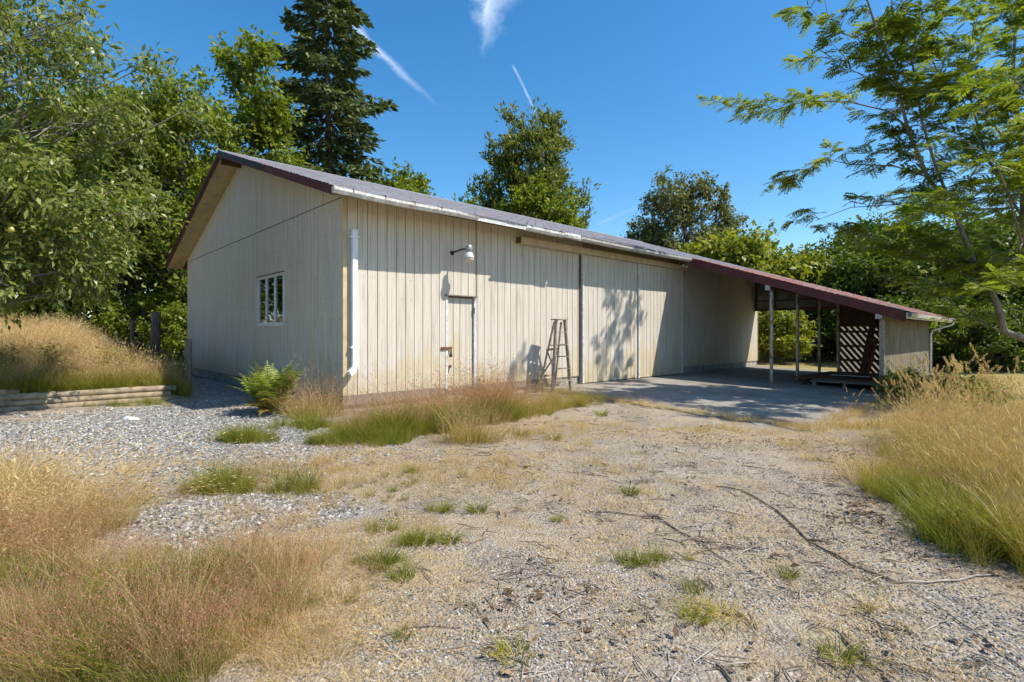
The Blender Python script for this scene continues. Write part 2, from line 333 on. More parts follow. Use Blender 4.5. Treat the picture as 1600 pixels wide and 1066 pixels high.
# ---- mesh building
class MB:
    def __init__(s): s.v = []; s.f = []
    def add(s, vs, fs):
        o = len(s.v); s.v += [tuple(p) for p in vs]; s.f += [tuple(i+o for i in f) for f in fs]; return s
    def hexa(s, c): return s.add(c, [(0,3,2,1), (4,5,6,7), (0,1,5,4), (1,2,6,5), (2,3,7,6), (3,0,4,7)])
    def box(s, x0, x1, y0, y1, z0, z1):
        return s.hexa([(x0,y0,z0), (x1,y0,z0), (x1,y1,z0), (x0,y1,z0), (x0,y0,z1), (x1,y0,z1), (x1,y1,z1), (x0,y1,z1)])
    def bar(s, a, b, w, h, up=(0,0,1)):
        a = Vector(a); b = Vector(b); d = (b-a).normalized(); x = d.cross(Vector(up))
        if x.length < 1e-4: x = d.cross(Vector((1,0,0)))
        x.normalize(); y = x.cross(d); x *= w/2; y *= h/2
        return s.hexa([a-x-y, a+x-y, b+x-y, b-x-y, a-x+y, a+x+y, b+x+y, b-x+y])
    def extrude(s, prof, x0, x1):                     # profile in (y,z), along x
        n = len(prof); vs = [(x0, p[0], p[1]) for p in prof] + [(x1, p[0], p[1]) for p in prof]
        fs = [(i, (i+1) % n, n+(i+1) % n, n+i) for i in range(n)] + [tuple(reversed(range(n))), tuple(range(n, 2*n))]
        return s.add(vs, fs)
    def tube(s, pts, rad, n=8, cap=True):
        pts = [Vector(p) for p in pts]; k = len(pts); vs = []; fs = []
        ref = Vector((0.3, 0.2, 1)).normalized()
        for i, p in enumerate(pts):
            d = (pts[min(i+1, k-1)] - pts[max(i-1, 0)]).normalized()
            x = d.cross(ref)
            if x.length < 0.05: x = d.cross(Vector((1,0,0)))
            x.normalize(); y = d.cross(x); r = rad[i] if hasattr(rad, '__len__') else rad
            vs += [p + (x*math.cos(2*math.pi*j/n) + y*math.sin(2*math.pi*j/n))*r for j in range(n)]
        for i in range(k-1):
            fs += [(i*n+j, i*n+(j+1) % n, (i+1)*n+(j+1) % n, (i+1)*n+j) for j in range(n)]
        if cap: fs += [tuple(reversed(range(n))), tuple(range((k-1)*n, k*n))]
        return s.add(vs, fs)
    def lathe(s, prof, n=16, c=(0,0,0)):              # profile (r,z)
        vs = [(c[0]+r*math.cos(2*math.pi*j/n), c[1]+r*math.sin(2*math.pi*j/n), c[2]+z) for r, z in prof for j in range(n)]
        fs = [(i*n+j, i*n+(j+1) % n, (i+1)*n+(j+1) % n, (i+1)*n+j) for i in range(len(prof)-1) for j in range(n)]
        fs += [tuple(reversed(range(n))), tuple(range((len(prof)-1)*n, len(prof)*n))]
        return s.add(vs, fs)
    def mesh(s, name, mat, smooth=False):
        me = bpy.data.meshes.new(name); me.from_pydata(s.v, [], s.f); me.materials.append(mat)
        if smooth: me.polygons.foreach_set('use_smooth', [True]*len(me.polygons))
        me.update(); return me
    def build(s, name, mat, parent=None, smooth=False): return obj(name, s.mesh(name, mat, smooth), parent)
def obj(name, me, parent=None, loc=(0,0,0)):
    o = bpy.data.objects.new(name, me); COL.objects.link(o); o.location = loc
    if parent is not None: o.parent = parent
    return o
def tag(o, label=None, cat=None, group=None, kind=None):
    if label: o['label'] = label
    if cat: o['category'] = cat
    if group: o['group'] = group
    if kind: o['kind'] = kind
    return o
def empty(name, loc, rz=0.0):
    o = bpy.data.objects.new(name, None); COL.objects.link(o); o.location = loc; o.rotation_euler = (0,0,rz); o.empty_display_size = 0.2; return o
def npmesh(name, verts, faces, mat, rnd=None, smooth=False):
    """verts Nx3, faces Mxk array"""
    me = bpy.data.meshes.new(name); n, (mf, k) = len(verts), faces.shape
    me.vertices.add(n); me.vertices.foreach_set('co', np.ascontiguousarray(verts, dtype=np.float32).ravel())
    me.loops.add(mf*k); me.loops.foreach_set('vertex_index', np.ascontiguousarray(faces, dtype=np.int32).ravel())
    me.polygons.add(mf); me.polygons.foreach_set('loop_start', np.arange(0, mf*k, k, dtype=np.int32))
    if smooth: me.polygons.foreach_set('use_smooth', np.ones(mf, dtype=bool))
    if rnd is not None:
        a = me.attributes.new('rnd', 'FLOAT', 'POINT'); a.data.foreach_set('value', np.ascontiguousarray(rnd, dtype=np.float32))
    me.materials.append(mat); me.update(); me.validate(); return me
tag(BARN, 'long beige barn with vertical grooved siding, grey shingle roof and open lean-to', 'barn')

# ------------------------------------------------------------------ ground
def axis(lo, hi, step, far):
    a = np.arange(lo, hi+1e-6, step); g = np.array([0.4, 1, 2, 4, 8, 15, 30, 60, 120, 250, 450])
    return np.concatenate([lo-g[g < far][::-1], a, hi+g[g < far]])
gx = axis(-13, 16, 0.11, 600); gy = axis(1.2, 22, 0.11, 600)
GX, GY = np.meshgrid(gx, gy); gxx, gyy = GX.ravel(), GY.ravel(); gz = terrain(gxx, gyy)
nx, ny = len(gx), len(gy); ii = np.arange(nx*ny).reshape(ny, nx)
gf = np.stack([ii[:-1,:-1], ii[:-1,1:], ii[1:,1:], ii[1:,:-1]], -1).reshape(-1, 4)
gme = npmesh('ground', np.stack([gxx, gyy, gz], 1), gf, M['ground'], smooth=True)
gt, gs = ts(gxx, gyy)
def patch(px, py, ru, rv, ang=0.0):
    c = G(px, py); dx, dy = gxx-c[0], gyy-c[1]
    a, b = math.cos(ang), math.sin(ang)
    r = np.hypot((dx*a+dy*b)/ru, (-dx*b+dy*a)/rv) + (fbm(gxx*1.7, gyy*1.7, 4)-0.5)*0.9
    return sstep(1.15, 0.7, r)
bankm = sstep(-1.4, -2.0, gt)*sstep(3.4, 3.7, gs)
coarse = np.maximum.reduce([patch(190, 690, 3.4, 1.9), patch(330, 650, 2.2, 1.5), patch(420, 790, 0.8, 0.35), patch(60, 680, 2.0, 1.4), patch(340, 800, 0.8, 0.5), sstep(-1.9,-1.2,gt)*sstep(0.6,1.4,gs)*sstep(0.2,-0.3,gt)])*(1-bankm)
straw = np.maximum.reduce([0.9*patch(640, 730, 2.2, 1.1), 0.75*patch(450, 760, 0.9, 1.3), 0.9*patch(780, 665, 2.6, 0.9, 0.35), 0.75*patch(1120, 680, 2.6, 0.7), 0.7*patch(560, 860, 0.8, 0.7), 0.55*patch(1000, 800, 2.0, 1.3), 0.65*patch(1500, 850, 1.0, 1.2), 0.62*patch(650, 950, 0.8, 0.5)])
straw = np.clip(np.maximum(straw, 0.27 + 0.36*(fbm(gxx*0.6+9, gyy*0.6, 3)-0.5)) - 0.5*coarse, 0, 1)
lawn = np.maximum(sstep(-6.3, -6.9, gs)*sstep(4.5, 6.5, gt), np.maximum(sstep(18.5, 19.5, gt), np.maximum(sstep(-9, -10, gs)*sstep(3,5,gt), bankm)))
lawn = np.maximum(lawn, sstep(26, 32, np.hypot(gxx, gyy)))
soil = np.maximum(sstep(20.5, 23.5, gyy + 0*gxx)*(1-sstep(14.0, 20.0, gt)*sstep(2,-1,gs))*(gxx < 8), 0.75*sstep(-1.5,-0.3,gt)*sstep(1.2,2.0,gs)*sstep(0.4,0.0,gt)*fbm(gxx*2, gyy*2))
soil = np.maximum(soil, 0.8*patch(1420, 700, 0.6, 1.0)*(gyy<9))
for nm, a in (('coarse', coarse), ('straw', straw), ('lawn', lawn), ('soil', soil)):
    at_ = gme.attributes.new(nm, 'FLOAT', 'POINT'); at_.data.foreach_set('value', np.clip(a, 0, 1).astype(np.float32))
tag(obj('ground', gme), kind='structure')

# concrete slab in front of the sliding doors and under the lean-to, with a slightly broken edge
sb = MB(); nn = 26
def slab_z(s): return 0.175 + 0.036*s
top = []
for i in range(nn+1):
    s = -6.15*i/nn
    top.append((5.15 + 0.10*math.sin(i*1.3) + 0.07*math.sin(i*2.9+1) - 0.10*i/nn*3, s, slab_z(s)))
far = [(18.4, p[1], p[2]) for p in top]
vs = top + far + [(p[0]-0.02, p[1], p[2]-0.18) for p in top] + [(p[0], p[1], p[2]-0.18) for p in far]
k = nn+1
fs = [(i, k+i, k+i+1, i+1) for i in range(nn)] + [(i, i+1, 2*k+i+1, 2*k+i) for i in range(nn)] + [(nn, k+nn, 3*k+nn, 2*k+nn)]
sb.add(vs, fs)
so_ = sb.build('concrete_slab', M['slab']); so_.location = BARN.location; so_.rotation_euler = BARN.rotation_euler
tag(so_, kind='structure')

# ------------------------------------------------------------------ barn
LEN, WID, BASE, SEAM, SP = 18.4, 11.9, 0.40, 3.98, 0.2032
SL = 0.339; RID = WID/2
def rooftop(s): return 6.20 - SL*abs(s-RID)
EO, GO, TH = 0.66, 0.50, 0.15                        # eave and gable overhang, roof thickness
DOOR = (2.28, 3.05, 0.36, 2.31); SLD = (6.70, 9.31, 11.92)
WIN = (2.84, 4.52, 1.72, 2.84)
# foundation
b = MB(); b.box(0.03, LEN-0.03, 0.02, 0.25, -0.35, BASE-0.004); b.box(0.03, 0.25, 0.25, WID-0.02, -0.35, BASE-0.004)
b.box(0.25, LEN-0.03, WID-0.25, WID-0.02, -0.35, BASE-0.004); b.box(LEN-0.25, LEN-0.03, 0.25, WID-0.25, -0.35, BASE-0.004)
fnd = b.build('foundation', M['footing'], BARN)
b = MB(); b.box(-0.02, 2.2, -0.035, 0.018, 0.215, BASE-0.006)
b.build('skirting_board', M['weathered'], BARN)
MB().box(3.12, 5.9, -0.03, 0.018, 0.24, BASE-0.006).build('skirting_board', M['weathered'], BARN)
# front wall core with the door opening
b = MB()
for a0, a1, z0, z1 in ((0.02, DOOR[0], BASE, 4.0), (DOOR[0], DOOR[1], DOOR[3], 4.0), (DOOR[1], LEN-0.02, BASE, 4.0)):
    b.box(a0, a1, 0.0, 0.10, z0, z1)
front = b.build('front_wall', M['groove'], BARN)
def board(z0, z1, w=SP-0.012, th=0.013):
    c = 0.003
    return MB().add([(0,0,z0), (0,-th+c,z0), (c,-th,z0), (w-c,-th,z0), (w,-th+c,z0), (w,0,z0), (0,0,z1), (0,-th+c,z1), (c,-th,z1), (w-c,-th,z1), (w,-th+c,z1), (w,0,z1)],
                    [(0,1,7,6), (1,2,8,7), (2,3,9,8), (3,4,10,9), (4,5,11,10), (0,5,4,3,2,1), (6,7,8,9,10,11)]).mesh('siding_board', M['siding'])
full = board(BASE-0.01, 4.03); overdoor = board(DOOR[3]+0.03, 4.03)
jit = lambda: (random.random()-0.5)*0.003
def put_board(me, t, parent, y=-0.001): return obj('siding_board', me, parent, (t, y+jit(), jit()))
x = 0.07
while x < LEN-0.15:
    if not (DOOR[0]-0.13 < x < DOOR[1]-0.02) and not (SLD[0]+0.05 < x < SLD[2]-0.2):
        put_board(full, x, front)
    x += SP
for k in range(4): put_board(overdoor, DOOR[0]-0.02 + k*SP, front)
# slivers beside the door jambs
for a0, a1 in ((2.102+0.0, DOOR[0]-0.03), ):
    MB().box(a0+0.006, a1, -0.014, 0, BASE-0.01, 4.03).build('siding_board', M['siding'], front)
# corner boards
MB().box(-0.022, 0.055, -0.026, -0.0, BASE-0.02, 4.0).build('corner_board', M['siding_trim'], BARN)
# nail heads in rows
b = MB(); x = 0.07+SP/2
while x < SLD[0]:
    if not DOOR[0]-0.15 < x < DOOR[1]+0.1:
        for r in range(9):
            z = 0.55 + r*0.405 + (random.random()-0.5)*0.03; xx = x + (random.random()-0.5)*0.02
            b.lathe([(0.006, -0.003), (0.006, 0.003)], 5, (xx, -0.017, z))
    x += SP
b.build('nail_heads', M['rust'], front)['kind'] = 'stuff'
# gable wall: core around the window, boards below and above the seam
def gable_poly(z0): return None
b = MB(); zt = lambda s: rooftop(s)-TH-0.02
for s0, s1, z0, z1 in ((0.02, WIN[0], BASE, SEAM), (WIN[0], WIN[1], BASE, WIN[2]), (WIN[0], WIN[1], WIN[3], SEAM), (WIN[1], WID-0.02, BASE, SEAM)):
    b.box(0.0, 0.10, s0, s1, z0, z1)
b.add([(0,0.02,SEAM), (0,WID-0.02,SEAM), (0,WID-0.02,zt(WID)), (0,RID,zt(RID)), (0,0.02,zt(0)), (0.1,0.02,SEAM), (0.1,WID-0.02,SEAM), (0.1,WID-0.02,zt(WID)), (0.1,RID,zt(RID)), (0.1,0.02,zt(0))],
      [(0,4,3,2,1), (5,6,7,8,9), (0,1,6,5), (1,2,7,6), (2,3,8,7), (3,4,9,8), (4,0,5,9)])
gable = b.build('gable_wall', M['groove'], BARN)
def gboard(pairs, w=SP-0.012, th=0.013):             # vertical board on the gable, bottom/top per edge
    (z0, z1a, z1b) = pairs; c = 0.003
    ys = [0, 0, c, w-c, w, w]; xs = [0, -th+c, -th, -th, -th+c, 0]; zt_ = [z1a, z1a, z1a, z1b, z1b, z1b]
    vs = [(xs[i], ys[i], z0) for i in range(6)] + [(xs[i], ys[i], zt_[i]) for i in range(6)]
    return MB().add(vs, [(1,0,6,7), (2,1,7,8), (3,2,8,9), (4,3,9,10), (5,4,10,11), (0,1,2,3,4,5), (11,10,9,8,7,6)]).mesh('siding_board', M['siding'])
gfull = gboard((BASE-0.01, SEAM-0.008, SEAM-0.008)); glow = gboard((BASE-0.01, WIN[2]-0.03, WIN[2]-0.03)); ghigh = gboard((WIN[3]+0.03, SEAM-0.008, SEAM-0.008))
y = 0.02
while y < WID-0.2:
    inw = WIN[0]-0.16 < y < WIN[1]-0.03
    for me in ((glow, ghigh) if inw else (gfull,)): obj('siding_board', me, gable, (-0.001+jit(), y, jit()))
    w = SP-0.012
    obj('siding_board', gboard((SEAM+0.008, zt(y)+0.01, zt(y+w)+0.01)), gable, (-0.001+jit(), y, jit()))
    y += SP
MB().box(-0.020, 0.0, 0.0, WID, SEAM-0.006, SEAM+0.006).build('seam_flashing', M['deck'], gable)
b = MB(); y = 0.02+SP/2
while y < 7.5:
    for r in range(9):
        b.box(-0.0185, -0.0125, y-0.006+random.random()*0.01, y+0.005, 0.55+r*0.405+random.random()*0.03-0.006, 0.55+r*0.405+0.022)
    y += SP
b.build('nail_heads', M['rust'], gable)['kind'] = 'stuff'
# back and far walls
b = MB(); b.box(0.1, LEN-0.1, WID-0.1, WID, BASE, 4.0); b.build('back_wall', M['siding'], BARN)
b = MB(); X = LEN
b.add([(X,0.0,BASE), (X,WID,BASE), (X,WID,zt(WID)), (X,RID,zt(RID)), (X,0.0,zt(0)), (X-0.1,0.0,BASE), (X-0.1,WID,BASE), (X-0.1,WID,zt(WID)), (X-0.1,RID,zt(RID)), (X-0.1,0.0,zt(0))],
      [(0,1,2,3,4), (9,8,7,6,5), (0,5,6,1), (1,6,7,2), (2,7,8,3), (3,8,9,4), (4,9,5,0)])
b.build('far_wall', M['siding'], BARN)
MB().box(0.25, LEN-0.25, 0.25, WID-0.25, 0.15, 0.2).build('floor', M['concrete'], BARN)
MB().box(0.6, 0.64, 2.0, 3.35, 0.2, 2.35).build('interior_panel', M['greyplank'], BARN)
# window
win = MB()
y0, y1, z0, z1 = WIN
for a in ((y0-0.02, y0+0.035, z0, z1), (y1-0.035, y1+0.02, z0, z1), (y0-0.02, y1+0.02, z0-0.03, z0+0.035), (y0-0.02, y1+0.02, z1-0.03, z1+0.03)):
    win.box(-0.035, 0.06, *a)
wino = MB().box(-0.028, 0.02, y0+0.03, y1-0.03, z0+0.03, z0+0.05).build('window', M['alu'], BARN)
win.build('window_frame', M['alu'], wino)
MB().box(-0.06, 0.0, y0-0.03, y1+0.03, z1+0.03, z1+0.045).build('window_drip_cap', M['deck'], wino)
wd = (y1-y0)/3
for k in range(3):
    if k: MB().box(-0.03, 0.03, y0+k*wd-0.02, y0+k*wd+0.02, z0+0.051, z1-0.031).build('mullion', M['alu'], wino)
    MB().box(0.000, 0.005, y0+k*wd+0.021, y0+(k+1)*wd-0.021, z0+0.051, z1-0.031).build('pane', M['glass'], wino)
# roof
def slope_slab(t0, t1, s0, s1, th=TH, dz=0.0):
    p = [(s0, rooftop(s0)-dz), (s1, rooftop(s1)-dz), (s1, rooftop(s1)-dz-th), (s0, rooftop(s0)-dz-th)]
    if s0 > s1: p = p[::-1]
    return MB().extrude([(a, c) for a, c in p[::-1]], t0, t1)
LT0, LT1, LE = 11.35, 18.38, 6.30                     # lean-to: start, end, outer eave
roof = slope_slab(-GO, LEN+GO, -EO, RID, TH-0.02, 0.02).build('roof', M['deck'], BARN)
slope_slab(-GO, LEN+GO, RID, WID+EO, TH-0.02, 0.02).build('rear_roof_slope', M['deck'], BARN)
lroof = slope_slab(LT0, LT1, -LE, -EO-0.002, 0.07, 0.02).build('lean_to_roof', M['deck'], BARN)
def shingles(t0, t1, s0, s1, mat, name, parent):
    """tabs laid in courses up the slope, each proud at its lower edge"""
    side = 1 if s1 > s0 else -1
    n = int(abs(s1-s0)/0.145)+1; vs, rn = [], []
    for i in range(n):
        a = s0 + side*0.145*i; bnd = a + side*0.17
        if (bnd-s1)*side > 0: bnd = s1
        x = t0 - (0.15 if i % 2 else 0.0)
        while x < t1:
            xa, xb = max(x+0.004, t0), min(x+0.30-0.004, t1); x += 0.30
            if xb-xa < 0.03: continue
            l = 0.010 + random.random()*0.008; za = rooftop(a); zb = rooftop(bnd); dr = (random.random()-0.5)*0.012
            al = a - side*dr if i else a - side*(0.02+dr)
            if i == 0: za = rooftop(al)
            vs.append([(xa,al,za+l), (xb,al,za+l), (xb,bnd,zb-0.002), (xa,bnd,zb-0.002), (xa,al,za-0.018), (xb,al,za-0.018)]); rn += [random.random()]*6
    V_ = np.array(vs); m_ = len(vs); o = (np.arange(m_)*6)[:, None]
    f4 = np.concatenate([o+np.array([0,1,2,3]), o+np.array([4,5,1,0])] if side > 0 else [o+np.array([3,2,1,0]), o+np.array([0,1,5,4])])
    ob = obj(name, npmesh(name, V_.reshape(-1, 3), f4, mat, np.array(rn)), parent); ob['kind'] = 'stuff'; return ob
shingles(-GO-0.02, LEN+GO+0.02, -EO-0.03, RID, M['shingle'], 'shingles', roof)
shingles(-GO-0.02, LEN+GO+0.02, WID+EO+0.03, RID, M['shingle'], 'shingles', roof)
shingles(LT0-0.02, LT1+0.02, -LE-0.03, -EO-0.06, M['shingle_red'], 'shingles', lroof)
MB().extrude([(RID-0.22, rooftop(RID-0.22)+0.012), (RID, 6.235), (RID+0.22, rooftop(RID+0.22)+0.012), (RID, 6.215)][::-1], -GO-0.03, LEN+GO+0.03).build('ridge_cap', M['galv'], roof)
# soffit under both gable overhangs, fascias
for s0, s1 in ((-EO+0.01, RID), (RID, WID+EO-0.01)):
    n = 14
    for k in range(n):                               # soffit boards run along the slope
        pass
    slope_slab(-GO+0.04, -0.02, s0, s1, 0.012, TH+0.002).build('soffit', M['soffit'], BARN)
    for k in range(1, 4):
        pass
slope_slab(-GO-0.03, -GO, -EO-0.02, RID, 0.145, 0.012).build('rake_fascia', M['maroon'], BARN)
slope_slab(-GO-0.03, -GO, RID, WID+EO+0.02, 0.10, 0.012).build('rake_fascia', M['maroon'], BARN)
slope_slab(-GO-0.045, -GO-0.03, 2.6, RID, 0.10, 0.0).build('drip_edge', M['darkmetal'], BARN)
slope_slab(LEN+GO, LEN+GO+0.03, -EO-0.02, RID, 0.19, 0.012).build('rake_fascia', M['maroon'], BARN)
for s0 in (5.86,):
    MB().box(-GO+0.02, 0.0, s0, s0+0.09, rooftop(s0)-TH-0.16, rooftop(s0)-TH-0.022).build('lookout', M['oldwood'], BARN)
slope_slab(0.0, LEN, -EO+0.03, -0.0, 0.010, TH+0.002).build('eave_soffit', M['soffit'], BARN)
ez = rooftop(-EO)
MB().box(-GO, LT0, -EO-0.024, -EO, ez-0.13, ez-0.025).build('eave_fascia', M['whitepaint'], BARN)
# gutter: front lip, floor and back, in the lengths that are still hanging
GP = [(-EO-0.026, 0.0), (-EO-0.026, -0.105), (-EO-0.095, -0.105), (-EO-0.125, -0.055), (-EO-0.125, -0.008), (-EO-0.119, -0.008), (-EO-0.119, -0.053), (-EO-0.091, -0.099), (-EO-0.032, -0.099), (-EO-0.032, 0.0)]
def gutter(x0, x1, mat, dz0=0.0, dz1=0.0, tilt=0.0, parent=BARN, segs=6):
    n = len(GP); vs = []; fs = []
    for i in range(segs+1):
        f = i/segs; xx = x0+(x1-x0)*f; dz = dz0+(dz1-dz0)*f - 0.018*math.sin(f*math.pi)*(1 if x1-x0 > 2 else 0)
        a = tilt*f
        for (y_, z_) in GP:
            yy, zz = y_+EO+0.03, z_; yr = yy*math.cos(a)-zz*math.sin(a); zr = yy*math.sin(a)+zz*math.cos(a)
            vs.append((xx, yr-EO-0.03, ez-0.035+zr+dz))
    for i in range(segs): fs += [(i*n+j, (i+1)*n+j, (i+1)*n+(j+1) % n, i*n+(j+1) % n) for j in range(n)]
    fs += [tuple(range(n)), tuple(reversed(range(segs*n, segs*n+n)))]
    return MB().add(vs, fs).build('gutter', mat, parent)
gl_ = [gutter(-GO-0.02, 1.95, M['gutter']), gutter(1.96, 2.55, M['gutter'], 0, 0.02, 0.55), gutter(3.90, 5.15, M['gutter'], -0.01, -0.02), gutter(5.16, 5.75, M['gutter'], 0.0, -0.035, -0.45), gutter(5.80, LT0-0.02, M['oldgutter'], -0.02, -0.01)]
MB().add([(-GO-0.022, p[0], ez-0.035+p[1]) for p in GP[:5]] + [(-GO-0.03, p[0], ez-0.035+p[1]) for p in GP[:5]], [(0,1,2,3,4), (9,8,7,6,5), (0,5,6,1), (1,6,7,2), (2,7,8,3), (3,8,9,4)]).build('gutter_end_cap', M['gutter'], gl_[0])
for x, gi in [(-0.2, 0), (0.4, 0), (1.0, 0), (1.6, 0), (4.05, 2), (4.5, 2), (5.05, 2)]:
    MB().box(x, x+0.016, -EO-0.13, -EO-0.024, ez-0.09, ez-0.028).build('gutter_spike', M['rust'], gl_[gi])
# near downspout, loose from the gutter
pts = [(0.17,-0.085,3.40), (0.17,-0.085,0.98), (0.16,-0.095,0.90), (0.10,-0.13,0.83), (0.03,-0.16,0.79)]
ds = MB()
for a, c in zip(pts[:-1], pts[1:]): ds.bar(a, c, 0.10, 0.075, (0,1,0))
dso = ds.build('downspout', M['whitevinyl'], BARN)
for z in (3.25, 1.25): MB().box(0.085, 0.255, -0.128, -0.013, z, z+0.03).build('strap', M['whitevinyl'], dso)
# entry door
d0, d1, dz0, dz1 = DOOR
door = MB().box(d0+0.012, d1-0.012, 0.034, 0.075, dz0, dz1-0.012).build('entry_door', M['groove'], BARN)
dbd = board(dz0+0.01, dz1-0.035, 0.158)
MB().box(d0-0.03, d1+0.03, -0.05, 0.10, dz0-0.05, dz0-0.004).build('threshold', M['weathered'], door)
for k in range(4): obj('door_board', dbd, door, (d0+0.045+k*0.171*0.985, 0.033, 0))
MB().box(d0-0.03, d0+0.030, -0.026, 0.032, dz0-0.02, dz1+0.0).build('door_casing', M['whitepaint'], door)
MB().box(d1-0.030, d1+0.04, -0.026, 0.032, dz0-0.02, dz1+0.0).build('door_casing', M['whitepaint'], door)
MB().box(d0-0.05, d1+0.03, -0.085, 0.0, dz1+0.001, dz1+0.025).build('drip_cap', M['weathered'], door)
h = MB().box(d0-0.15, d0+0.13, -0.040, -0.024, 1.175, 1.235).build('hasp', M['rust'], door)
MB().tube([(d0+0.07,-0.05,1.17), (d0+0.065,-0.06,1.06), (d0+0.09,-0.06,1.06), (d0+0.10,-0.05,1.17)], 0.010, 6).build('padlock_shackle', M['darkmetal'], h)
MB().box(d0+0.045, d0+0.105, -0.075, -0.042, 1.02, 1.09).build('padlock', M['darkmetal'], h)
hk = MB().lathe([(0.02,0), (0.032,0.012), (0.034,0.03), (0.022,0.045), (0.01,0.048)], 12); me = hk.mesh('door_knob', M['darkmetal'], True)
kn = obj('door_knob', me, door, (d0+0.10, 0.02, 0.82)); kn.rotation_euler = (math.radians(90), 0, 0)
MB().box(d0+0.045, d0+0.075, 0.004, 0.02, 0.68, 0.80).build('latch_plate', M['darkmetal'], door)
MB().box(d1-0.05, d1-0.02, -0.034, -0.024, 1.95, 2.08).build('hinge', M['darkmetal'], door)
# sliding doors and track
for k in range(2):
    a0, a1 = SLD[k], SLD[k+1]; yb = -0.075 if k == 0 else -0.105
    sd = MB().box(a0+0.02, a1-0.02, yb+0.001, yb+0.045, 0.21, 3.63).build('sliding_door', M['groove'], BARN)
    me = board(0.20, 3.63, (a1-a0-0.10)/12.6-0.012); stp = (a1-a0-0.09)/12.6
    for j in range(13):
        w_ = stp
        if a0+0.05+j*stp+stp > a1-0.02:
            MB().box(a0+0.05+j*stp, a1-0.045, yb-0.013, yb, 0.20, 3.63).build('door_board', M['siding'], sd)
        else: obj('door_board', me, sd, (a0+0.05+j*stp, yb+jit(), jit()))
    MB().box(a0-0.012, a0+0.045, yb-0.028, yb+0.03, 0.19, 3.635).build('edge_trim', M['whitepaint'], sd)
    if k == 1: MB().box(a1-0.042, a1+0.015, yb-0.028, yb+0.03, 0.19, 3.635).build('edge_trim', M['whitepaint'], sd)
MB().box(SLD[0]-0.075, SLD[0]-0.016, -0.045, -0.016, 0.2, 3.62).build('door_stop', M['deck'], BARN)
tr = MB().box(4.30, 12.10, -0.20, -0.016, 3.635, 3.79).build('door_track', M['soffit'], BARN)
MB().box(4.285, 4.299, -0.19, -0.03, 3.645, 3.78).build('track_end', M['deck'], tr)
MB().box(LEN-0.02, LEN+0.02, -0.02, 0.1, BASE, 4.0).build('corner_board', M['siding_trim'], BARN)

# ---- lean-to
def under(s): return rooftop(s)-0.09
slope_slab(LT0-0.035, LT0, -LE, -EO-0.13, 0.235, 0.005).build('rake_fascia', M['maroon'], lroof)
slope_slab(LT1, LT1+0.035, -LE, -EO, 0.235, 0.005).build('rake_fascia', M['maroon'], lroof)
PS = -3.08; px_t = [11.62, 13.75, 15.90, 18.08]
zb = under(PS)-0.26
MB().box(LT0+0.05, LT1-0.05, PS-0.05, PS+0.05, zb, under(PS)-0.13).build('lean_to_beam', M['oldwood'], lroof)
MB().box(LT0-0.02, LT0+0.05, PS-0.07, PS+0.07, zb-0.03, under(PS)-0.13).build('beam_end', M['galv'], lroof)
for i, t in enumerate(px_t):
    b = MB(); b.tube([(t,PS,slab_z(PS)-0.02), (t+0.01,PS+0.005,1.2), (t,PS,zb-0.002)], 0.048, 10)
    po = b.build('post', M['post'], lroof, True); MB().box(t-0.08, t+0.08, PS-0.08, PS+0.08, zb-0.012, zb-0.001).build('post_plate', M['rust'], po)
for k in range(9):                                    # rafters
    t = LT0+0.10 + k*(LT1-LT0-0.2)/8
    slope_slab(t-0.022, t+0.022, -LE+0.05, -0.03, 0.125, 0.091).build('rafter', M['oldwood'], lroof)
OW = -5.74
# outer side wall of weathered plywood sheets, corner post
wz = under(OW)-0.13
for k in range(3):
    a0 = LT0+0.33 + k*(LT1-LT0-0.55)/3; a1 = a0 + (LT1-LT0-0.55)/3 - 0.006
    MB().box(a0, a1, OW-0.012-0.002*(k % 2), OW, slab_z(OW)+0.02, wz).build('plywood_sheet', M['plywood'], lroof)
MB().box(LT0+0.24, LT0+0.33, OW-0.06, OW+0.04, slab_z(OW)-0.03, wz-0.01).build('corner_post', M['paletwig'], lroof)
MB().box(LT0-0.02, LT0+0.10, OW-0.07, OW+0.07, wz-0.13, wz+0.05).build('beam_end', M['galv'], lroof)
MB().box(LT0+0.10, LT1-0.05, OW+0.01, OW+0.10, wz-0.12, wz+0.05).build('wall_plate', M['oldwood'], lroof)
# front return of the side wall is open; back wall: diagonal boards with gaps on girts
BT = LT1-0.22
for z in (0.50, 1.02, 1.55, 2.05):
    if z < wz+0.2: MB().box(BT-0.09, BT-0.045, OW+0.05, PS-0.06, z, z+0.09).build('girt', M['oldwood'], lroof)
for s_ in (OW+0.05, -4.6):
    MB().box(BT-0.16, BT-0.092, s_, s_+0.09, slab_z(s_)-0.02, under(s_)-0.13).build('stud', M['oldwood'], lroof)
dirv = np.array([math.cos(math.radians(52)), -math.sin(math.radians(52))])    # boards lean: s rises as z falls
k = 0
for off in np.arange(-3.8, 3.6, 0.20):
    # line through (PS + off, z=1.0), clipped to the bay
    best = []
    for f in np.linspace(-3, 3, 601):
        s_ = (PS+OW)/2 + off + f*dirv[0]; z_ = 1.1 - f*dirv[1]
        if OW+0.06 < s_ < PS-0.02 and slab_z(s_)+0.06 < z_ < under(s_)-0.02: best.append((s_, z_))
    if len(best) < 12: continue
    a, c = best[0], best[-1]
    z_hi = max(a[1], c[1])
    mb = MB(); d_ = Vector((0, c[0]-a[0], c[1]-a[1])).normalized(); n_ = Vector((0, -d_.z, d_.y))*0.047
    A, C = Vector((BT-0.044, a[0], a[1])), Vector((BT-0.044, c[0], c[1])); e = Vector((0.02, 0, 0))
    mb.hexa([A-n_, A+n_, C+n_, C-n_, A-n_+e, A+n_+e, C+n_+e, C-n_+e]); mb.build('slat', M['oldwood'], lroof); k += 1
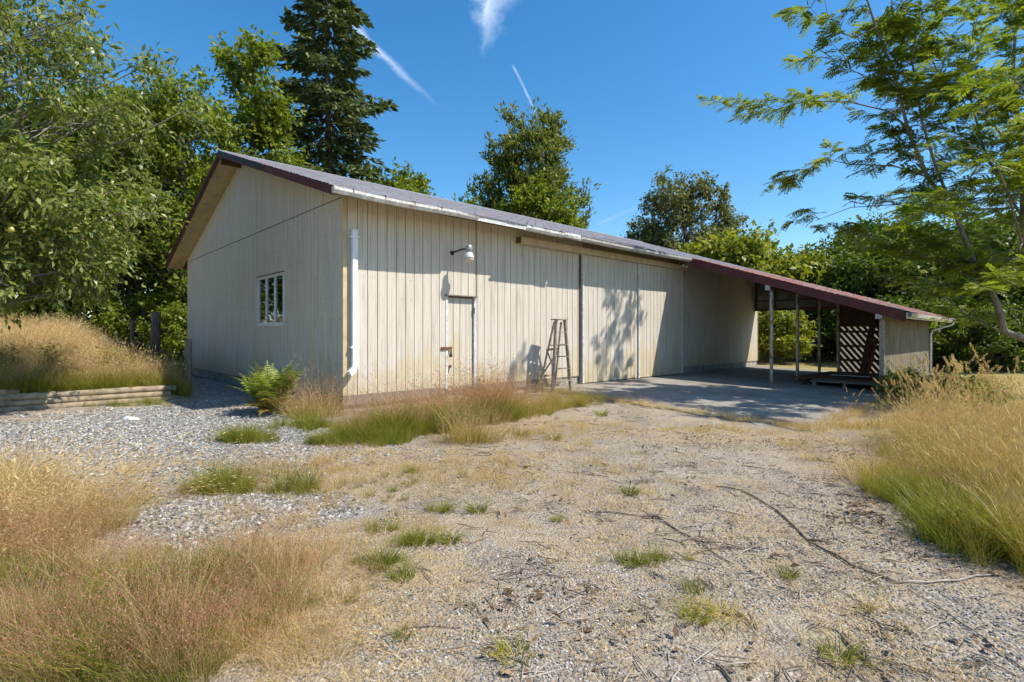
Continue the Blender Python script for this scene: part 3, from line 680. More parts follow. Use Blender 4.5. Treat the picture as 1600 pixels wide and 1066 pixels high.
MB().hexa([(BT-0.022,OW+0.06,1.78), (BT-0.004,OW+0.06,1.78), (BT-0.004,PS-0.03,1.78), (BT-0.022,PS-0.03,1.78), (BT-0.022,OW+0.06,under(OW)-0.03), (BT-0.004,OW+0.06,under(OW)-0.03), (BT-0.004,PS-0.03,under(PS)-0.03), (BT-0.022,PS-0.03,under(PS)-0.03)]).build('backing_board', M['oldwood'], lroof)
MB().box(BT+0.03, BT+0.034, OW+0.06, PS-0.03, 0.0, 1.78).build('pale_sheet', M['palefibre'], lroof)
# panel under the roof across the open back bay
pz = 2.46
for k, (a0, a1) in enumerate(((-0.05,-0.80), (-0.84,-1.58), (-1.62,-2.34), (-2.38,-3.02))):
    b = MB(); z0 = pz+0.10
    b.hexa([(BT,a0,z0), (BT+0.01,a0,z0), (BT+0.01,a1,z0), (BT,a1,z0), (BT,a0,under(a0)-0.02), (BT+0.01,a0,under(a0)-0.02), (BT+0.01,a1,under(a1)-0.02), (BT,a1,under(a1)-0.02)])
    b.build('fibreglass_panel', M['fibre'], lroof)
for a0 in (-0.06, -0.82, -1.60, -2.36): MB().box(BT-0.07, BT-0.002, a0-0.03, a0+0.03, pz+0.1, under(a0)-0.05).build('panel_stud', M['oldwood'], lroof)
MB().box(BT-0.10, BT+0.02, PS, -0.03, pz, pz+0.098).build('back_lintel', M['oldwood'], lroof)
MB().box(BT-0.075, BT-0.003, PS, -0.05, pz+0.38, pz+0.44).build('panel_rail', M['oldwood'], lroof)
# outer eave gutter and downspout
ze = rooftop(-LE); fg = MB().box(LT0-0.06, LT1+0.05, -LE-0.028, -LE-0.004, ze-0.17, ze-0.02).build('eave_fascia', M['gutter'], lroof)
pr = [(-LE-0.03, -0.03), (-LE-0.03, -0.13), (-LE-0.10, -0.13), (-LE-0.13, -0.04), (-LE-0.124, -0.04), (-LE-0.096, -0.124), (-LE-0.036, -0.124), (-LE-0.036, -0.03)]
g2 = MB().extrude([(y_, ze+z_) for y_, z_ in pr], LT0-0.06, LT1+0.08).build('gutter', M['gutter'], lroof)
pts = [(LT1-0.10,-LE-0.08,ze-0.13), (LT1-0.12,-LE-0.06,ze-0.22), (LT1-0.2,OW-0.10,ze-0.42), (LT1-0.2,OW-0.06,ze-0.55), (LT1-0.2,OW-0.06,0.15)]
MB().tube(pts, 0.035, 8).build('downspout', M['alu'], lroof, True)

# ------------------------------------------------------------------ things at the barn
BL = lambda t, s, z=0.0: (*xy(t, s), z)
lamp = empty('wall_lamp', BL(2.42, -0.016, 3.22), UA); tag(lamp, 'grey wall lamp on a bent arm above the entry door', 'lamp')
b = MB(); b.tube([(0,0,0), (0.03,-0.12,0.03), (0.07,-0.30,0.06), (0.10,-0.40,0.045)], 0.018, 8); b.build('arm', M['darkmetal'], lamp, True)
MB().lathe([(0.05,0.0), (0.05,0.01), (0.03,0.016)], 12, (0,0,0)).build('wall_plate', M['darkmetal'], lamp).rotation_euler = (math.radians(90),0,0)
b = MB().lathe([(0.02,0.13), (0.055,0.125), (0.066,0.115), (0.068,-0.01), (0.055,-0.02)], 18, (0.10,-0.45,0.0)); b.build('housing', M['galv'], lamp, True)
b = MB().lathe([(0.055,-0.021), (0.075,-0.04), (0.11,-0.13), (0.108,-0.14)], 18, (0.10,-0.45,0)); b.build('shade', M['alu'], lamp, True)
b = MB().lathe([(0.10,-0.141), (0.10,-0.17), (0.085,-0.21), (0.05,-0.235), (0.01,-0.24)], 18, (0.10,-0.45,0)); b.build('lens', M['lampglass'], lamp, True)
fl = empty('flood_light', BL(11.75, -0.25, 3.80), UA); tag(fl, 'small twin-head flood light at the end of the sliding door track', 'flood light')
MB().box(-0.06, 0.06, -0.03, 0.06, 0.0, 0.10).build('bracket', M['darkmetal'], fl)
for k in (-1, 1):
    MB().lathe([(0.02,0.0), (0.05,-0.05), (0.055,-0.10), (0.04,-0.115), (0.01,-0.12)], 12, (0.10*k,-0.05,0.02)).build('lamp_head', M['alu'], fl, True)

# stepladder
lad = empty('step_ladder', BL(5.22, -0.60, float(terrain(*xy(5.2,-0.6)))-0.0), UA + math.radians(-6)); tag(lad, 'weathered wooden stepladder standing open against the beige wall', 'ladder')
Hl, wt, wb = 1.74, 0.14, 0.30; zl = 0.0
for k in (-1, 1):
    MB().bar((k*wb,-0.05,zl-0.02), (k*wt,0.0,Hl), 0.036, 0.085, (0,1,0)).build('front_rail', M['ladderwood'], lad)
    MB().bar((k*(wb-0.03),0.50,zl-0.02), (k*(wt-0.03),0.10,Hl-0.05), 0.026, 0.045, (0,1,0)).build('rear_leg', M['ladderwood'], lad)
for j in range(5):
    z = 0.27+j*0.29; f = z/Hl; w = wb+(wt-wb)*f
    MB().box(-w+0.014, w-0.014, -0.10+0.05*f, 0.03+0.05*f, z, z+0.022).build('step', M['ladderwood'], lad)
MB().box(-wt-0.04, wt+0.04, -0.08, 0.16, Hl-0.005, Hl+0.022).build('top_cap', M['ladderwood'], lad)
for z in (0.35, 1.0):
    f = z/Hl; w = (wb-0.03)+(wt-wb)*f; yy = 0.50-0.40*f
    MB().box(-w, w, yy-0.013, yy+0.013, z, z+0.05).build('rear_rail', M['ladderwood'], lad)
w = 0.25
MB().bar((-w,0.42,0.36), (w-0.05,0.27,1.02), 0.02, 0.035, (0,1,0)).build('brace', M['ladderwood'], lad)
MB().bar((w,0.42,0.36), (-w+0.05,0.27,1.02), 0.02, 0.035, (0,1,0)).build('brace', M['ladderwood'], lad)
b = MB(); b.box(-0.17, 0.17, 0.03, 0.25, 1.12, 1.14); b.build('bucket_shelf', M['ladderwood'], lad)

# lean-to contents
def platform():
    p = empty('timber_platform', BL(15.0, -4.2, slab_z(-4.2)), UA); tag(p, 'low platform of dark old planks inside the lean-to', 'platform')
    for x in (-1.5, 0.0, 1.5): MB().box(x-0.06, x+0.06, -1.3, 1.0, -0.04, 0.13).build('bearer', M['oldwood'], p)
    for k in range(11):
        y_ = -1.3+k*0.212; e = random.random()*0.25
        MB().box(-1.75-e, 1.9-random.random()*0.2, y_, y_+0.195, 0.131, 0.165+random.random()*0.006).build('plank', M['oldwood'], p)
    return p
platform()
pl = empty('pallet', BL(12.75, -4.72, slab_z(-4.7)), UA+0.03); tag(pl, 'flat grey wooden pallet lying in the lean-to mouth', 'pallet')
for y_ in (-0.75, 0, 0.75): MB().box(-0.4, 0.4, y_-0.04, y_+0.04, -0.03, 0.14).build('runner', M['weathered'], pl)
for k in range(5): MB().box(-0.45+k*0.19, -0.45+k*0.19+0.15, -0.85, 0.85, 0.141, 0.162).build('deck_board', M['weathered'], pl)
a = Vector(BL(17.45, -4.12, slab_z(-4.12)+0.005)); c = Vector(BL(17.95, -4.30, 1.36))
def lean_plank(name, label, a, c, w, th, mat, cat='plank'):
    o = empty(name, a); d = c-a
    mb = MB().bar((0,0,0), d, w, th, (U[0],U[1],0.3)); q = mb.build(name, mat); q.location = a; bpy.data.objects.remove(o); tag(q, label, cat); return q
lean_plank('leaning_plank', 'reddish plank leaning inside the lean-to by the slatted wall', a, c, 0.14, 0.035, M['redplank'])
lean_plank('leaning_plank', 'dark brown plank leaning against the slatted lean-to wall', Vector(BL(17.40,-3.98,slab_z(-4.0)+0.005)), Vector(BL(17.95,-4.22,1.95)), 0.20, 0.04, M['oldwood'])
q = MB().box(-0.6, 0.6, -0.18, 0.18, 0, 0.03).build('loose_board', M['greyplank']); q.location = BL(14.3, -4.5, slab_z(-4.5)+0.20); q.rotation_euler = (0.05, 0.02, UA+1.2); tag(q, 'pale grey board lying on the dark plank platform', 'board')
q = MB().box(-1.2, 1.2, -0.05, 0.05, 0, 0.06).build('loose_plank', M['oldwood']); q.location = BL(13.3, -3.55, slab_z(-3.5)+0.02); q.rotation_euler = (0,0,UA+0.12); tag(q, 'dark plank lying on the concrete beside the lean-to posts', 'plank')

# ------------------------------------------------------------------ log edging, fence posts, litter
rw = empty('retaining_wall', BL(-1.9, 3.50, 0.27), UA); tag(rw, 'low retaining wall of stacked round timbers below the grassy bank', 'retaining wall')
for row in range(4):
    x = -0.02 - 0.10*(row % 2) if row < 3 else -2.35
    while x > -7.5:
        ln = min(2.5 + random.random()*0.9, 7.6+x) if True else 0
        z = -0.075 + row*0.108 - 0.012*(-x)*0.6; r = 0.057+random.random()*0.006; yy = 0.03*row + (random.random()-0.5)*0.02
        n_ = 7; pp = [(x-ln*i/n_, yy+(random.random()-0.5)*0.012, z+(random.random()-0.5)*0.012) for i in range(n_+1)]
        MB().tube(pp, [r*(1+(random.random()-0.5)*0.08) for _ in pp], 10).build('log', M['log'], rw, True); x -= ln+0.015
def fpost(p, h, r, label, mat, tilt=(0,0)):
    mb = MB(); n = 10
    mb.tube([(0,0,-0.15), (tilt[0]*0.5,tilt[1]*0.5,h*0.5), (tilt[0],tilt[1],h-0.03), (tilt[0]*1.01,tilt[1],h)], [r*1.05, r, r*0.97, r*0.85], n)
    o = mb.build('fence_post', mat, None, True); o.location = p; tag(o, label, 'post'); return o
p = at(293, 612, 12.0); p[2] = terrain(p[0], p[1])
fpost(p, CAMZ+(HY-530)/F*12.0-p[2], 0.075, 'grey round post at the end of the timber retaining wall', M['greybark'], (0.02,0))
for px, top, d, r, lb in ((242, 488, 17.0, 0.14, 'dark thick old post standing in the dry grass bank'), (205, 500, 18.0, 0.06, 'thin dark post standing in the dry grass bank')):
    p = at(px, 500, d); p[2] = terrain(p[0], p[1]); fpost(p, CAMZ+(HY-top)/F*d-p[2], r, lb, M['bark'], (0.03,0.02))
def litter(px, py, sx, sy, label):
    p = G(px, py); n = 9; mb = MB(); ring = [(sx*math.cos(2*math.pi*i/n)*(0.7+0.5*random.random()), sy*math.sin(2*math.pi*i/n)*(0.7+0.5*random.random()), 0.0) for i in range(n)]
    vs = ring + [(a*0.7, b_*0.7, 0.03+0.02*random.random()) for a, b_, _ in ring]
    mb.add(vs, [(i, (i+1) % n, n+(i+1) % n, n+i) for i in range(n)] + [tuple(range(n, 2*n))]); o = mb.build('white_stone', M['white_litter'], None); o.location = p; tag(o, label, 'stone')
litter(205, 656, 0.13, 0.06, 'flat white stone lying on the bluish gravel')
litter(533, 640, 0.10, 0.07, 'white stone at the foot of the barn corner')

# ------------------------------------------------------------------ foliage machinery
def unit(a): return a/np.maximum(np.linalg.norm(a, axis=1, keepdims=True), 1e-9)
def leaf_quads(C, D, Nn, ln, wd, r, fold=0.25):
    """kite leaves: C base, D axis, Nn normal"""
    D = unit(D); S = unit(np.cross(D, Nn)); Nn = np.cross(S, D)
    ln = np.broadcast_to(ln, (len(C),))[:, None]; wd = np.broadcast_to(wd, (len(C),))[:, None]
    v = np.stack([C, C+D*ln*0.45+S*wd*0.5+Nn*wd*fold, C+D*ln, C+D*ln*0.45-S*wd*0.5+Nn*wd*fold], 1).reshape(-1, 3)
    f = np.arange(len(C)*4).reshape(-1, 4); return v, f, np.repeat(r, 4)
def tubes_np(paths, n=5):
    mb = MB()
    for pts, rad in paths: mb.tube(pts, rad, n, False)
    return mb
def curve(a, b, sag, k=4, wob=0.0, rg=rng):
    a = np.array(a, float); b = np.array(b, float); L_ = np.linalg.norm(b-a)
    P = [a+(b-a)*f + np.array([0,0,1.0])*sag*L_*math.sin(f*math.pi) + (rg.normal(0, wob*L_, 3) if 0 < f < 1 else 0) for f in np.linspace(0, 1, k+1)]
    return P
def deciduous(seed, H, blobs, ncl, nleaf, ls, rc, mat, bark, trunk_r, droop=0.3, flat=0.75, aspect=0.55, lean=(0,0), barefrac=0.0, up=0.0):
    """blobs: (x,y,z,rx,ry,rz,weight) crown volumes; clusters of leaves at the ends of real branches"""
    rg = np.random.default_rng(seed)
    wts = np.array([b_[6] for b_ in blobs], float); wts /= wts.sum()
    zt_ = max(b_[2]+b_[5]*0.7 for b_ in blobs); zt_ = min(zt_, H*0.93)
    trunk = [np.array([lean[0]*f*f + 0.12*math.sin(f*5+seed)*f, lean[1]*f*f + 0.12*math.cos(f*4+seed)*f, -0.2+(zt_+0.2)*f]) for f in np.linspace(0, 1, 8)]
    trad = [trunk_r*(1.15-1.08*f) for f in np.linspace(0, 1, 8)]
    paths = [(trunk, trad)]
    tz = np.array([p[2] for p in trunk]); tx = np.array([p[0] for p in trunk]); ty = np.array([p[1] for p in trunk])
    cen = []
    for _ in range(ncl):
        b_ = blobs[rg.choice(len(blobs), p=wts)]
        d = rg.normal(size=3); d /= np.linalg.norm(d)
        rr = rg.uniform(0.35, 1.0)**0.55 * (0.82+0.36*rg.random())
        c = np.array([b_[0]+d[0]*b_[3]*rr, b_[1]+d[1]*b_[4]*rr, b_[2]+d[2]*b_[5]*rr])
        if c[2] < 0.6: c[2] = 0.6+rg.random()*0.8
        hd = math.hypot(c[0]-lean[0]*0.3, c[1]-lean[1]*0.3); hb = np.clip(c[2]-hd*(0.55+0.4*rg.random()), 0.12*H, zt_*0.97)
        a = np.array([np.interp(hb, tz, tx), np.interp(hb, tz, ty), hb]); r0 = max(0.014, 0.30*trunk_r*(1-hb/H)+0.012)
        P = curve(a, c, 0.08, 4, 0.035, rg); paths.append((P, list(np.linspace(r0, 0.008, 5)))); cen.append((c, P))
    n_per = rg.poisson(nleaf/ncl, ncl)+3
    Cs, Ds, Ns = [], [], []
    for (c, P), k in zip(cen, n_per):
        size = rc*(0.65+0.7*rg.random())
        # a few twigs in the cluster carry the leaves
        nt = 7; tw = rg.normal(size=(nt, 3))*np.array([1,1,flat]); tw = unit(tw)*size*(0.6+0.5*rg.random((nt,1))); tw[:, 2] += up*size
        w = rg.integers(0, nt, k); f = rg.random(k)**0.7
        pos = c + tw[w]*f[:, None] + rg.normal(size=(k,3))*size*0.16
        Cs.append(pos); dd = unit(tw[w])*0.7 + rg.normal(size=(k,3))*0.6; dd[:, 2] -= droop; Ds.append(dd)
        nn_ = rg.normal(size=(k,3))*0.55; nn_[:, 2] += 0.8; Ns.append(nn_)
        for q in range(3): paths.append(([c, c+tw[q]*0.9], [0.007, 0.003]))
    C = np.concatenate(Cs); D = np.concatenate(Ds); Nn = np.concatenate(Ns); k = len(C)
    rr = np.clip(rg.normal(0.5, 0.22, k), 0, 1); ln = ls*(0.65+0.7*rg.random(k))
    v, f, r = leaf_quads(C, D, Nn, ln, ln*aspect, rr)
    return tubes_np(paths).mesh('trunk', bark, True), npmesh('crown', v, f, mat, r)
def plant_tree(name, meshes, loc, rz, sc, label, group=None, cat='tree', parts=('trunk', 'crown')):
    o = empty(name, loc, rz); o.scale = (sc, sc, sc) if not hasattr(sc, '__len__') else sc
    for nm, me in zip(parts, meshes): obj(nm, me, o)
    tag(o, label, cat, group); return o
def gp(x, y): return (x, y, float(terrain(x, y)))
def conifer(seed, H, R, nb, mat, bark, trunk_r, z0=0.06, dens=1.0, droop=0.25, prof=0.85, nl=0.34):
    rg = np.random.default_rng(seed); paths = [([(0.1*math.sin(f*6), 0.1*math.cos(f*5), H*f-0.2) for f in np.linspace(0,1,9)], [trunk_r*(1.05-f) + 0.015 for f in np.linspace(0,1,9)])]
    Cs, Ds, Ns = [], [], []
    for i in range(nb):
        f = z0+(1-z0)*(i+rg.random())/nb; z = H*f; az = i*2.399+rg.normal(0,0.3)
        L_ = R*((1-f)**prof)*(0.45+0.75*rg.random())+0.25
        d = np.array([math.cos(az), math.sin(az), 0]); e = 0.42*(f-0.35)
        n = 7; P = [np.array([0,0,z]) + d*L_*g_ + np.array([0,0,1])*(L_*e*g_ - droop*L_*g_*g_ + 0.10*L_*max(0,g_-0.75)*2) for g_ in np.linspace(0,1,n)]
        paths.append((P, list(np.linspace(0.05*(1-f)+0.012, 0.006, n))))
        side = np.array([-d[1], d[0], 0])
        m_ = int((16+46*L_)*dens); g_ = 0.12+0.88*rg.random(m_)**0.8
        Pa = np.array(P); base = np.stack([np.interp(g_, np.linspace(0,1,n), Pa[:, q]) for q in range(3)], 1)
        sd = rg.choice([-1,1], m_); off = (rg.random(m_)*(0.30*L_*(1-g_*0.75)+0.12))
        pos = base + side*(sd*off)[:, None] + d*(off*0.35)[:, None]; pos[:, 2] -= off*0.25 + rg.random(m_)*0.12
        Cs.append(pos); dd = d*0.7 + side*(sd*0.7)[:, None] + rg.normal(size=(m_,3))*0.28; dd[:, 2] -= 0.45; Ds.append(dd)
        nn_ = rg.normal(size=(m_,3))*0.35; nn_[:, 2] += 1; Ns.append(nn_)
    C = np.concatenate(Cs); D = np.concatenate(Ds); Nn = np.concatenate(Ns); k = len(C)
    ln = nl*(0.6+0.8*rg.random(k)); v, f, r = leaf_quads(C, D, Nn, ln, ln*0.42, np.clip(rg.normal(0.5,0.25,k),0,1), -0.15)
    return tubes_np(paths).mesh('trunk', bark, True), npmesh('crown', v, f, mat, r)

# ------------------------------------------------------------------ trees
TW = deciduous(11, 13.0, [(0,0,4.6,2.7,2.7,4.0,1.0), (0.4,0,9.2,2.2,2.2,3.3,0.8)], 150, 19000, 0.21, 0.85, M['leaf_mid'], M['bark'], 0.15)
TW2 = deciduous(12, 12.0, [(0,0,4.4,3.2,3.0,3.9,1.0), (-0.4,0.2,8.6,2.3,2.3,2.8,0.6)], 150, 19000, 0.20, 0.9, M['leaf_dark'], M['bark'], 0.16)
TAL = deciduous(13, 18.5, [(0,0,9,2.9,2.9,5.0,1.0), (0.3,0,14.6,1.9,1.9,3.4,0.55)], 150, 19000, 0.28, 0.9, M['leaf_mid'], M['greybark'], 0.17, up=0.15)
TBR = deciduous(14, 7.0, [(0,0,3.2,3.4,3.2,2.9,1.0), (1.2,0.3,4.6,2.0,2.0,1.6,0.4)], 130, 17000, 0.22, 0.85, M['leaf_dark'], M['bark'], 0.14)
TYL = deciduous(15, 7.6, [(0,0,3.6,3.7,3.0,3.0,1.0), (-1.0,0,5.4,2.2,2.2,1.9,0.5)], 120, 9500, 0.34, 0.85, M['leaf_yellow'], M['bark'], 0.14, droop=0.5)
TGR = deciduous(16, 15.5, [(0,0,9.6,5.2,4.6,5.6,1.0), (-3.3,0,6.5,2.6,2.6,3.0,0.25)], 300, 34000, 0.30, 1.05, M['leaf_grey'], M['bark'], 0.28)
TPO = deciduous(17, 17.0, [(0,0,8.5,4.2,3.6,5.2,1.0), (0.2,0,13.0,2.8,2.6,3.8,0.9), (-3.4,0.3,8.6,2.3,2.0,2.8,0.35)], 240, 27000, 0.33, 0.85, M['leaf_olive'], M['greybark'], 0.24, droop=-0.35, up=0.55, aspect=0.38)
TSM = deciduous(18, 11.0, [(0,0,7.2,2.6,2.4,3.6,1.0)], 100, 12000, 0.28, 0.8, M['leaf_mid'], M['greybark'], 0.14)
BSH = deciduous(19, 2.6, [(0,0,1.15,1.35,1.25,1.15,1.0)], 60, 7500, 0.14, 0.42, M['leaf_mid'], M['bark'], 0.05)
BSY = deciduous(20, 3.0, [(0,0,1.4,1.2,1.2,1.5,1.0)], 55, 5500, 0.17, 0.45, M['leaf_yellow'], M['bark'], 0.05)
BSD = deciduous(21, 3.2, [(0,0,1.4,2.0,1.6,1.5,1.0)], 75, 9000, 0.15, 0.55, M['leaf_dark'], M['bark'], 0.06)
FIR = conifer(22, 28.0, 6.2, 210, M['needle'], M['bark'], 0.34, 0.08, 0.80, 0.30, 0.72, 0.50)
FIR2 = conifer(23, 19.0, 3.4, 100, M['needle'], M['bark'], 0.22, 0.1, 0.6, 0.25, 0.85, 0.42)
def tree_px(name, mesh, px, d, label, rz=0.0, sc=1.0, group=None, cat='tree'):
    x = (px-HX)/F*d; return plant_tree(name, mesh, gp(x, d), rz, sc, label, group, cat)
tree_px('fir_tree', FIR, 513, 33, 'tall dark conifer rising above the barn roof, tallest tree of all', 0.4)
tree_px('fir_tree', FIR2, 278, 36, 'narrow dark conifer with only its tip above the leafy trees', 1.0, 0.96)
tree_px('alder_tree', TAL, 398, 29, 'tall loose leafy tree standing between the dark conifer and the bushy trees', 0.3, 0.98)
tree_px('alder_tree', TAL, 208, 33, 'tall thin-topped leafy tree behind the fruit tree', 2.2, 0.9)
gl = 'trees of the wood behind the grassy bank'
tree_px('leafy_tree', TW, 285, 23.5, 'bright green bushy tree beside the barn gable wall', 0.0, (1.0,1.0,0.98))
tree_px('leafy_tree', TW2, 205, 24.5, 'dark green broad tree behind the grassy bank', 1.2, 0.98, gl)
tree_px('leafy_tree', TW, 110, 25, 'bushy green tree of the wood behind the dry grass bank', 2.1, 0.98, gl)
tree_px('leafy_tree', TW2, 25, 25, 'bushy green tree of the wood behind the dry grass bank', 3.3, 1.0, gl)
tree_px('leafy_tree', TW2, 330, 28, 'bushy green tree of the wood behind the dry grass bank', 4.3, 1.0, gl)
tree_px('leafy_tree', TW2, 150, 29, 'bushy green tree of the wood behind the dry grass bank', 5.1, 1.05, gl)
tree_px('leafy_tree', TW, -70, 27, 'bushy green tree of the wood behind the dry grass bank', 0.7, 1.1, gl)
tree_px('leafy_tree', TW2, 430, 31, 'leafy dark tree just behind the barn roof below the conifer', 0.7, 0.95)
tree_px('leafy_tree', TSM, 622, 31, 'small bright leafy treetop showing above the roof ridge beside the conifer', 0.5, 1.0)
tree_px('leafy_tree', TSM, 560, 36, 'small leafy treetop half hidden behind the roof ridge', 2.5, 0.85)
tree_px('poplar_tree', TPO, 828, 37, 'tall olive tree with upswept branches above the middle of the roof', 0.2, 0.985)
tree_px('leafy_tree', TSM, 742, 34, 'bright bush-like treetop at the foot of the olive tree', 1.5, 0.9)
tree_px('leafy_tree', TSM, 850, 33, 'bright green treetop in front of the tall olive tree', 3.0, 0.98)
tree_px('willow_tree', TGR, 1072, 46, 'rounded grey-green tree standing beyond the far roof end', 0.6, 0.98)
tree_px('walnut_tree', TYL, 1165, 29, 'yellow-green large-leaved tree behind the lean-to roof', 0.3, 0.98)
tree_px('walnut_tree', TYL, 1262, 31, 'yellow-green spreading tree next to the dark wood', 2.6, 0.86)
gr = 'trees of the dark wood behind the lawn'
for px, d, rz, sc in ((1330,30,0.2,1.05), (1400,26,1.4,1.0), (1470,29,2.8,1.25), (1545,25,4.0,1.0), (1625,27,5.0,1.3), (1700,24,0.9,1.1), (1240,36,2.2,1.15), (1390,35,3.4,1.4), (1560,34,1.1,1.5), (1480,39,1.9,1.5)):
    tree_px('leafy_tree', TBR, px, d, 'dark green broad tree of the wood behind the mown lawn', rz, sc, gr)
for px, d, rz, lb in ((1205,26,0.0,'yellow-green shrub behind the open lean-to beside the barn end'), (1225,24.5,1.7,'sunlit low shrub growing behind the lean-to posts')):
    tree_px('shrub', BSY, px, d, lb, rz, 1.0, None, 'shrub')
for px, d, rz, sc in ((1272,27,0.4,1.2), (1320,27.5,2.0,1.2), (1395,23,3.0,1.0), (1470,22.5,4.0,0.95), (1540,21.5,0.0,0.9), (1610,22,1.0,1.0), (1440,24,1.3,1.2), (1575,24,5.0,1.2)):
    tree_px('shrub', BSD, px, d, 'dark leafy shrub at the edge of the mown lawn', rz, sc, 'shrubs along the lawn edge', 'shrub')
for px, d, rz, sc in ((20,23,0.4,1.2), (75,23.5,2.0,1.0), (170,23,3.0,1.0), (225,22.5,5.0,1.1), (275,21.5,4.0,1.0)):
    tree_px('shrub', BSH, px, d, 'green shrub under the trees behind the dry grass bank', rz, sc, 'shrubs under the bank trees', 'shrub')
# trees out of view that the gable window reflects
for x, y, rz in ((-23,19,0.4), (-27,22.5,2.0), (-25,15.5,3.0)):
    plant_tree('leafy_tree', TW2, gp(x, y), rz, 0.9, 'dark green tree standing opposite the gable window', 'trees opposite the gable')

# fruit tree at the left
FT = deciduous(31, 7.6, [(0.0,0.0,3.2,3.0,2.6,1.7,0.55), (0.7,0,5.4,2.7,2.3,2.0,0.95), (1.6,-0.4,3.0,1.7,1.5,1.3,0.5), (1.0,-0.6,2.3,2.0,1.5,0.9,0.4)], 320, 46000, 0.135, 0.52, M['leaf_apple'], M['greybark'], 0.09, droop=0.35, aspect=0.36, flat=0.9)
ft = plant_tree('fruit_tree', FT, gp(-9.7, 8.6), 0.3, 1.0, 'fruit tree hung with small yellow-green fruit beside the log-edged bank', cat='fruit tree')
ame = MB().lathe([(0.006,0.046), (0.022,0.048), (0.036,0.03), (0.040,0.004), (0.034,-0.022), (0.018,-0.038), (0.005,-0.036)], 10).mesh('fruit', M['apple'], True)
cv = np.empty(len(FT[1].vertices)*3, np.float32); FT[1].vertices.foreach_get('co', cv); cv = cv.reshape(-1, 3)[::4]
pick = cv[(cv[:, 0] > 0.3)]; pick = pick[rng.permutation(len(pick))[:150]]
for p in pick: obj('fruit', ame, ft, (p[0], p[1], p[2]-0.05))

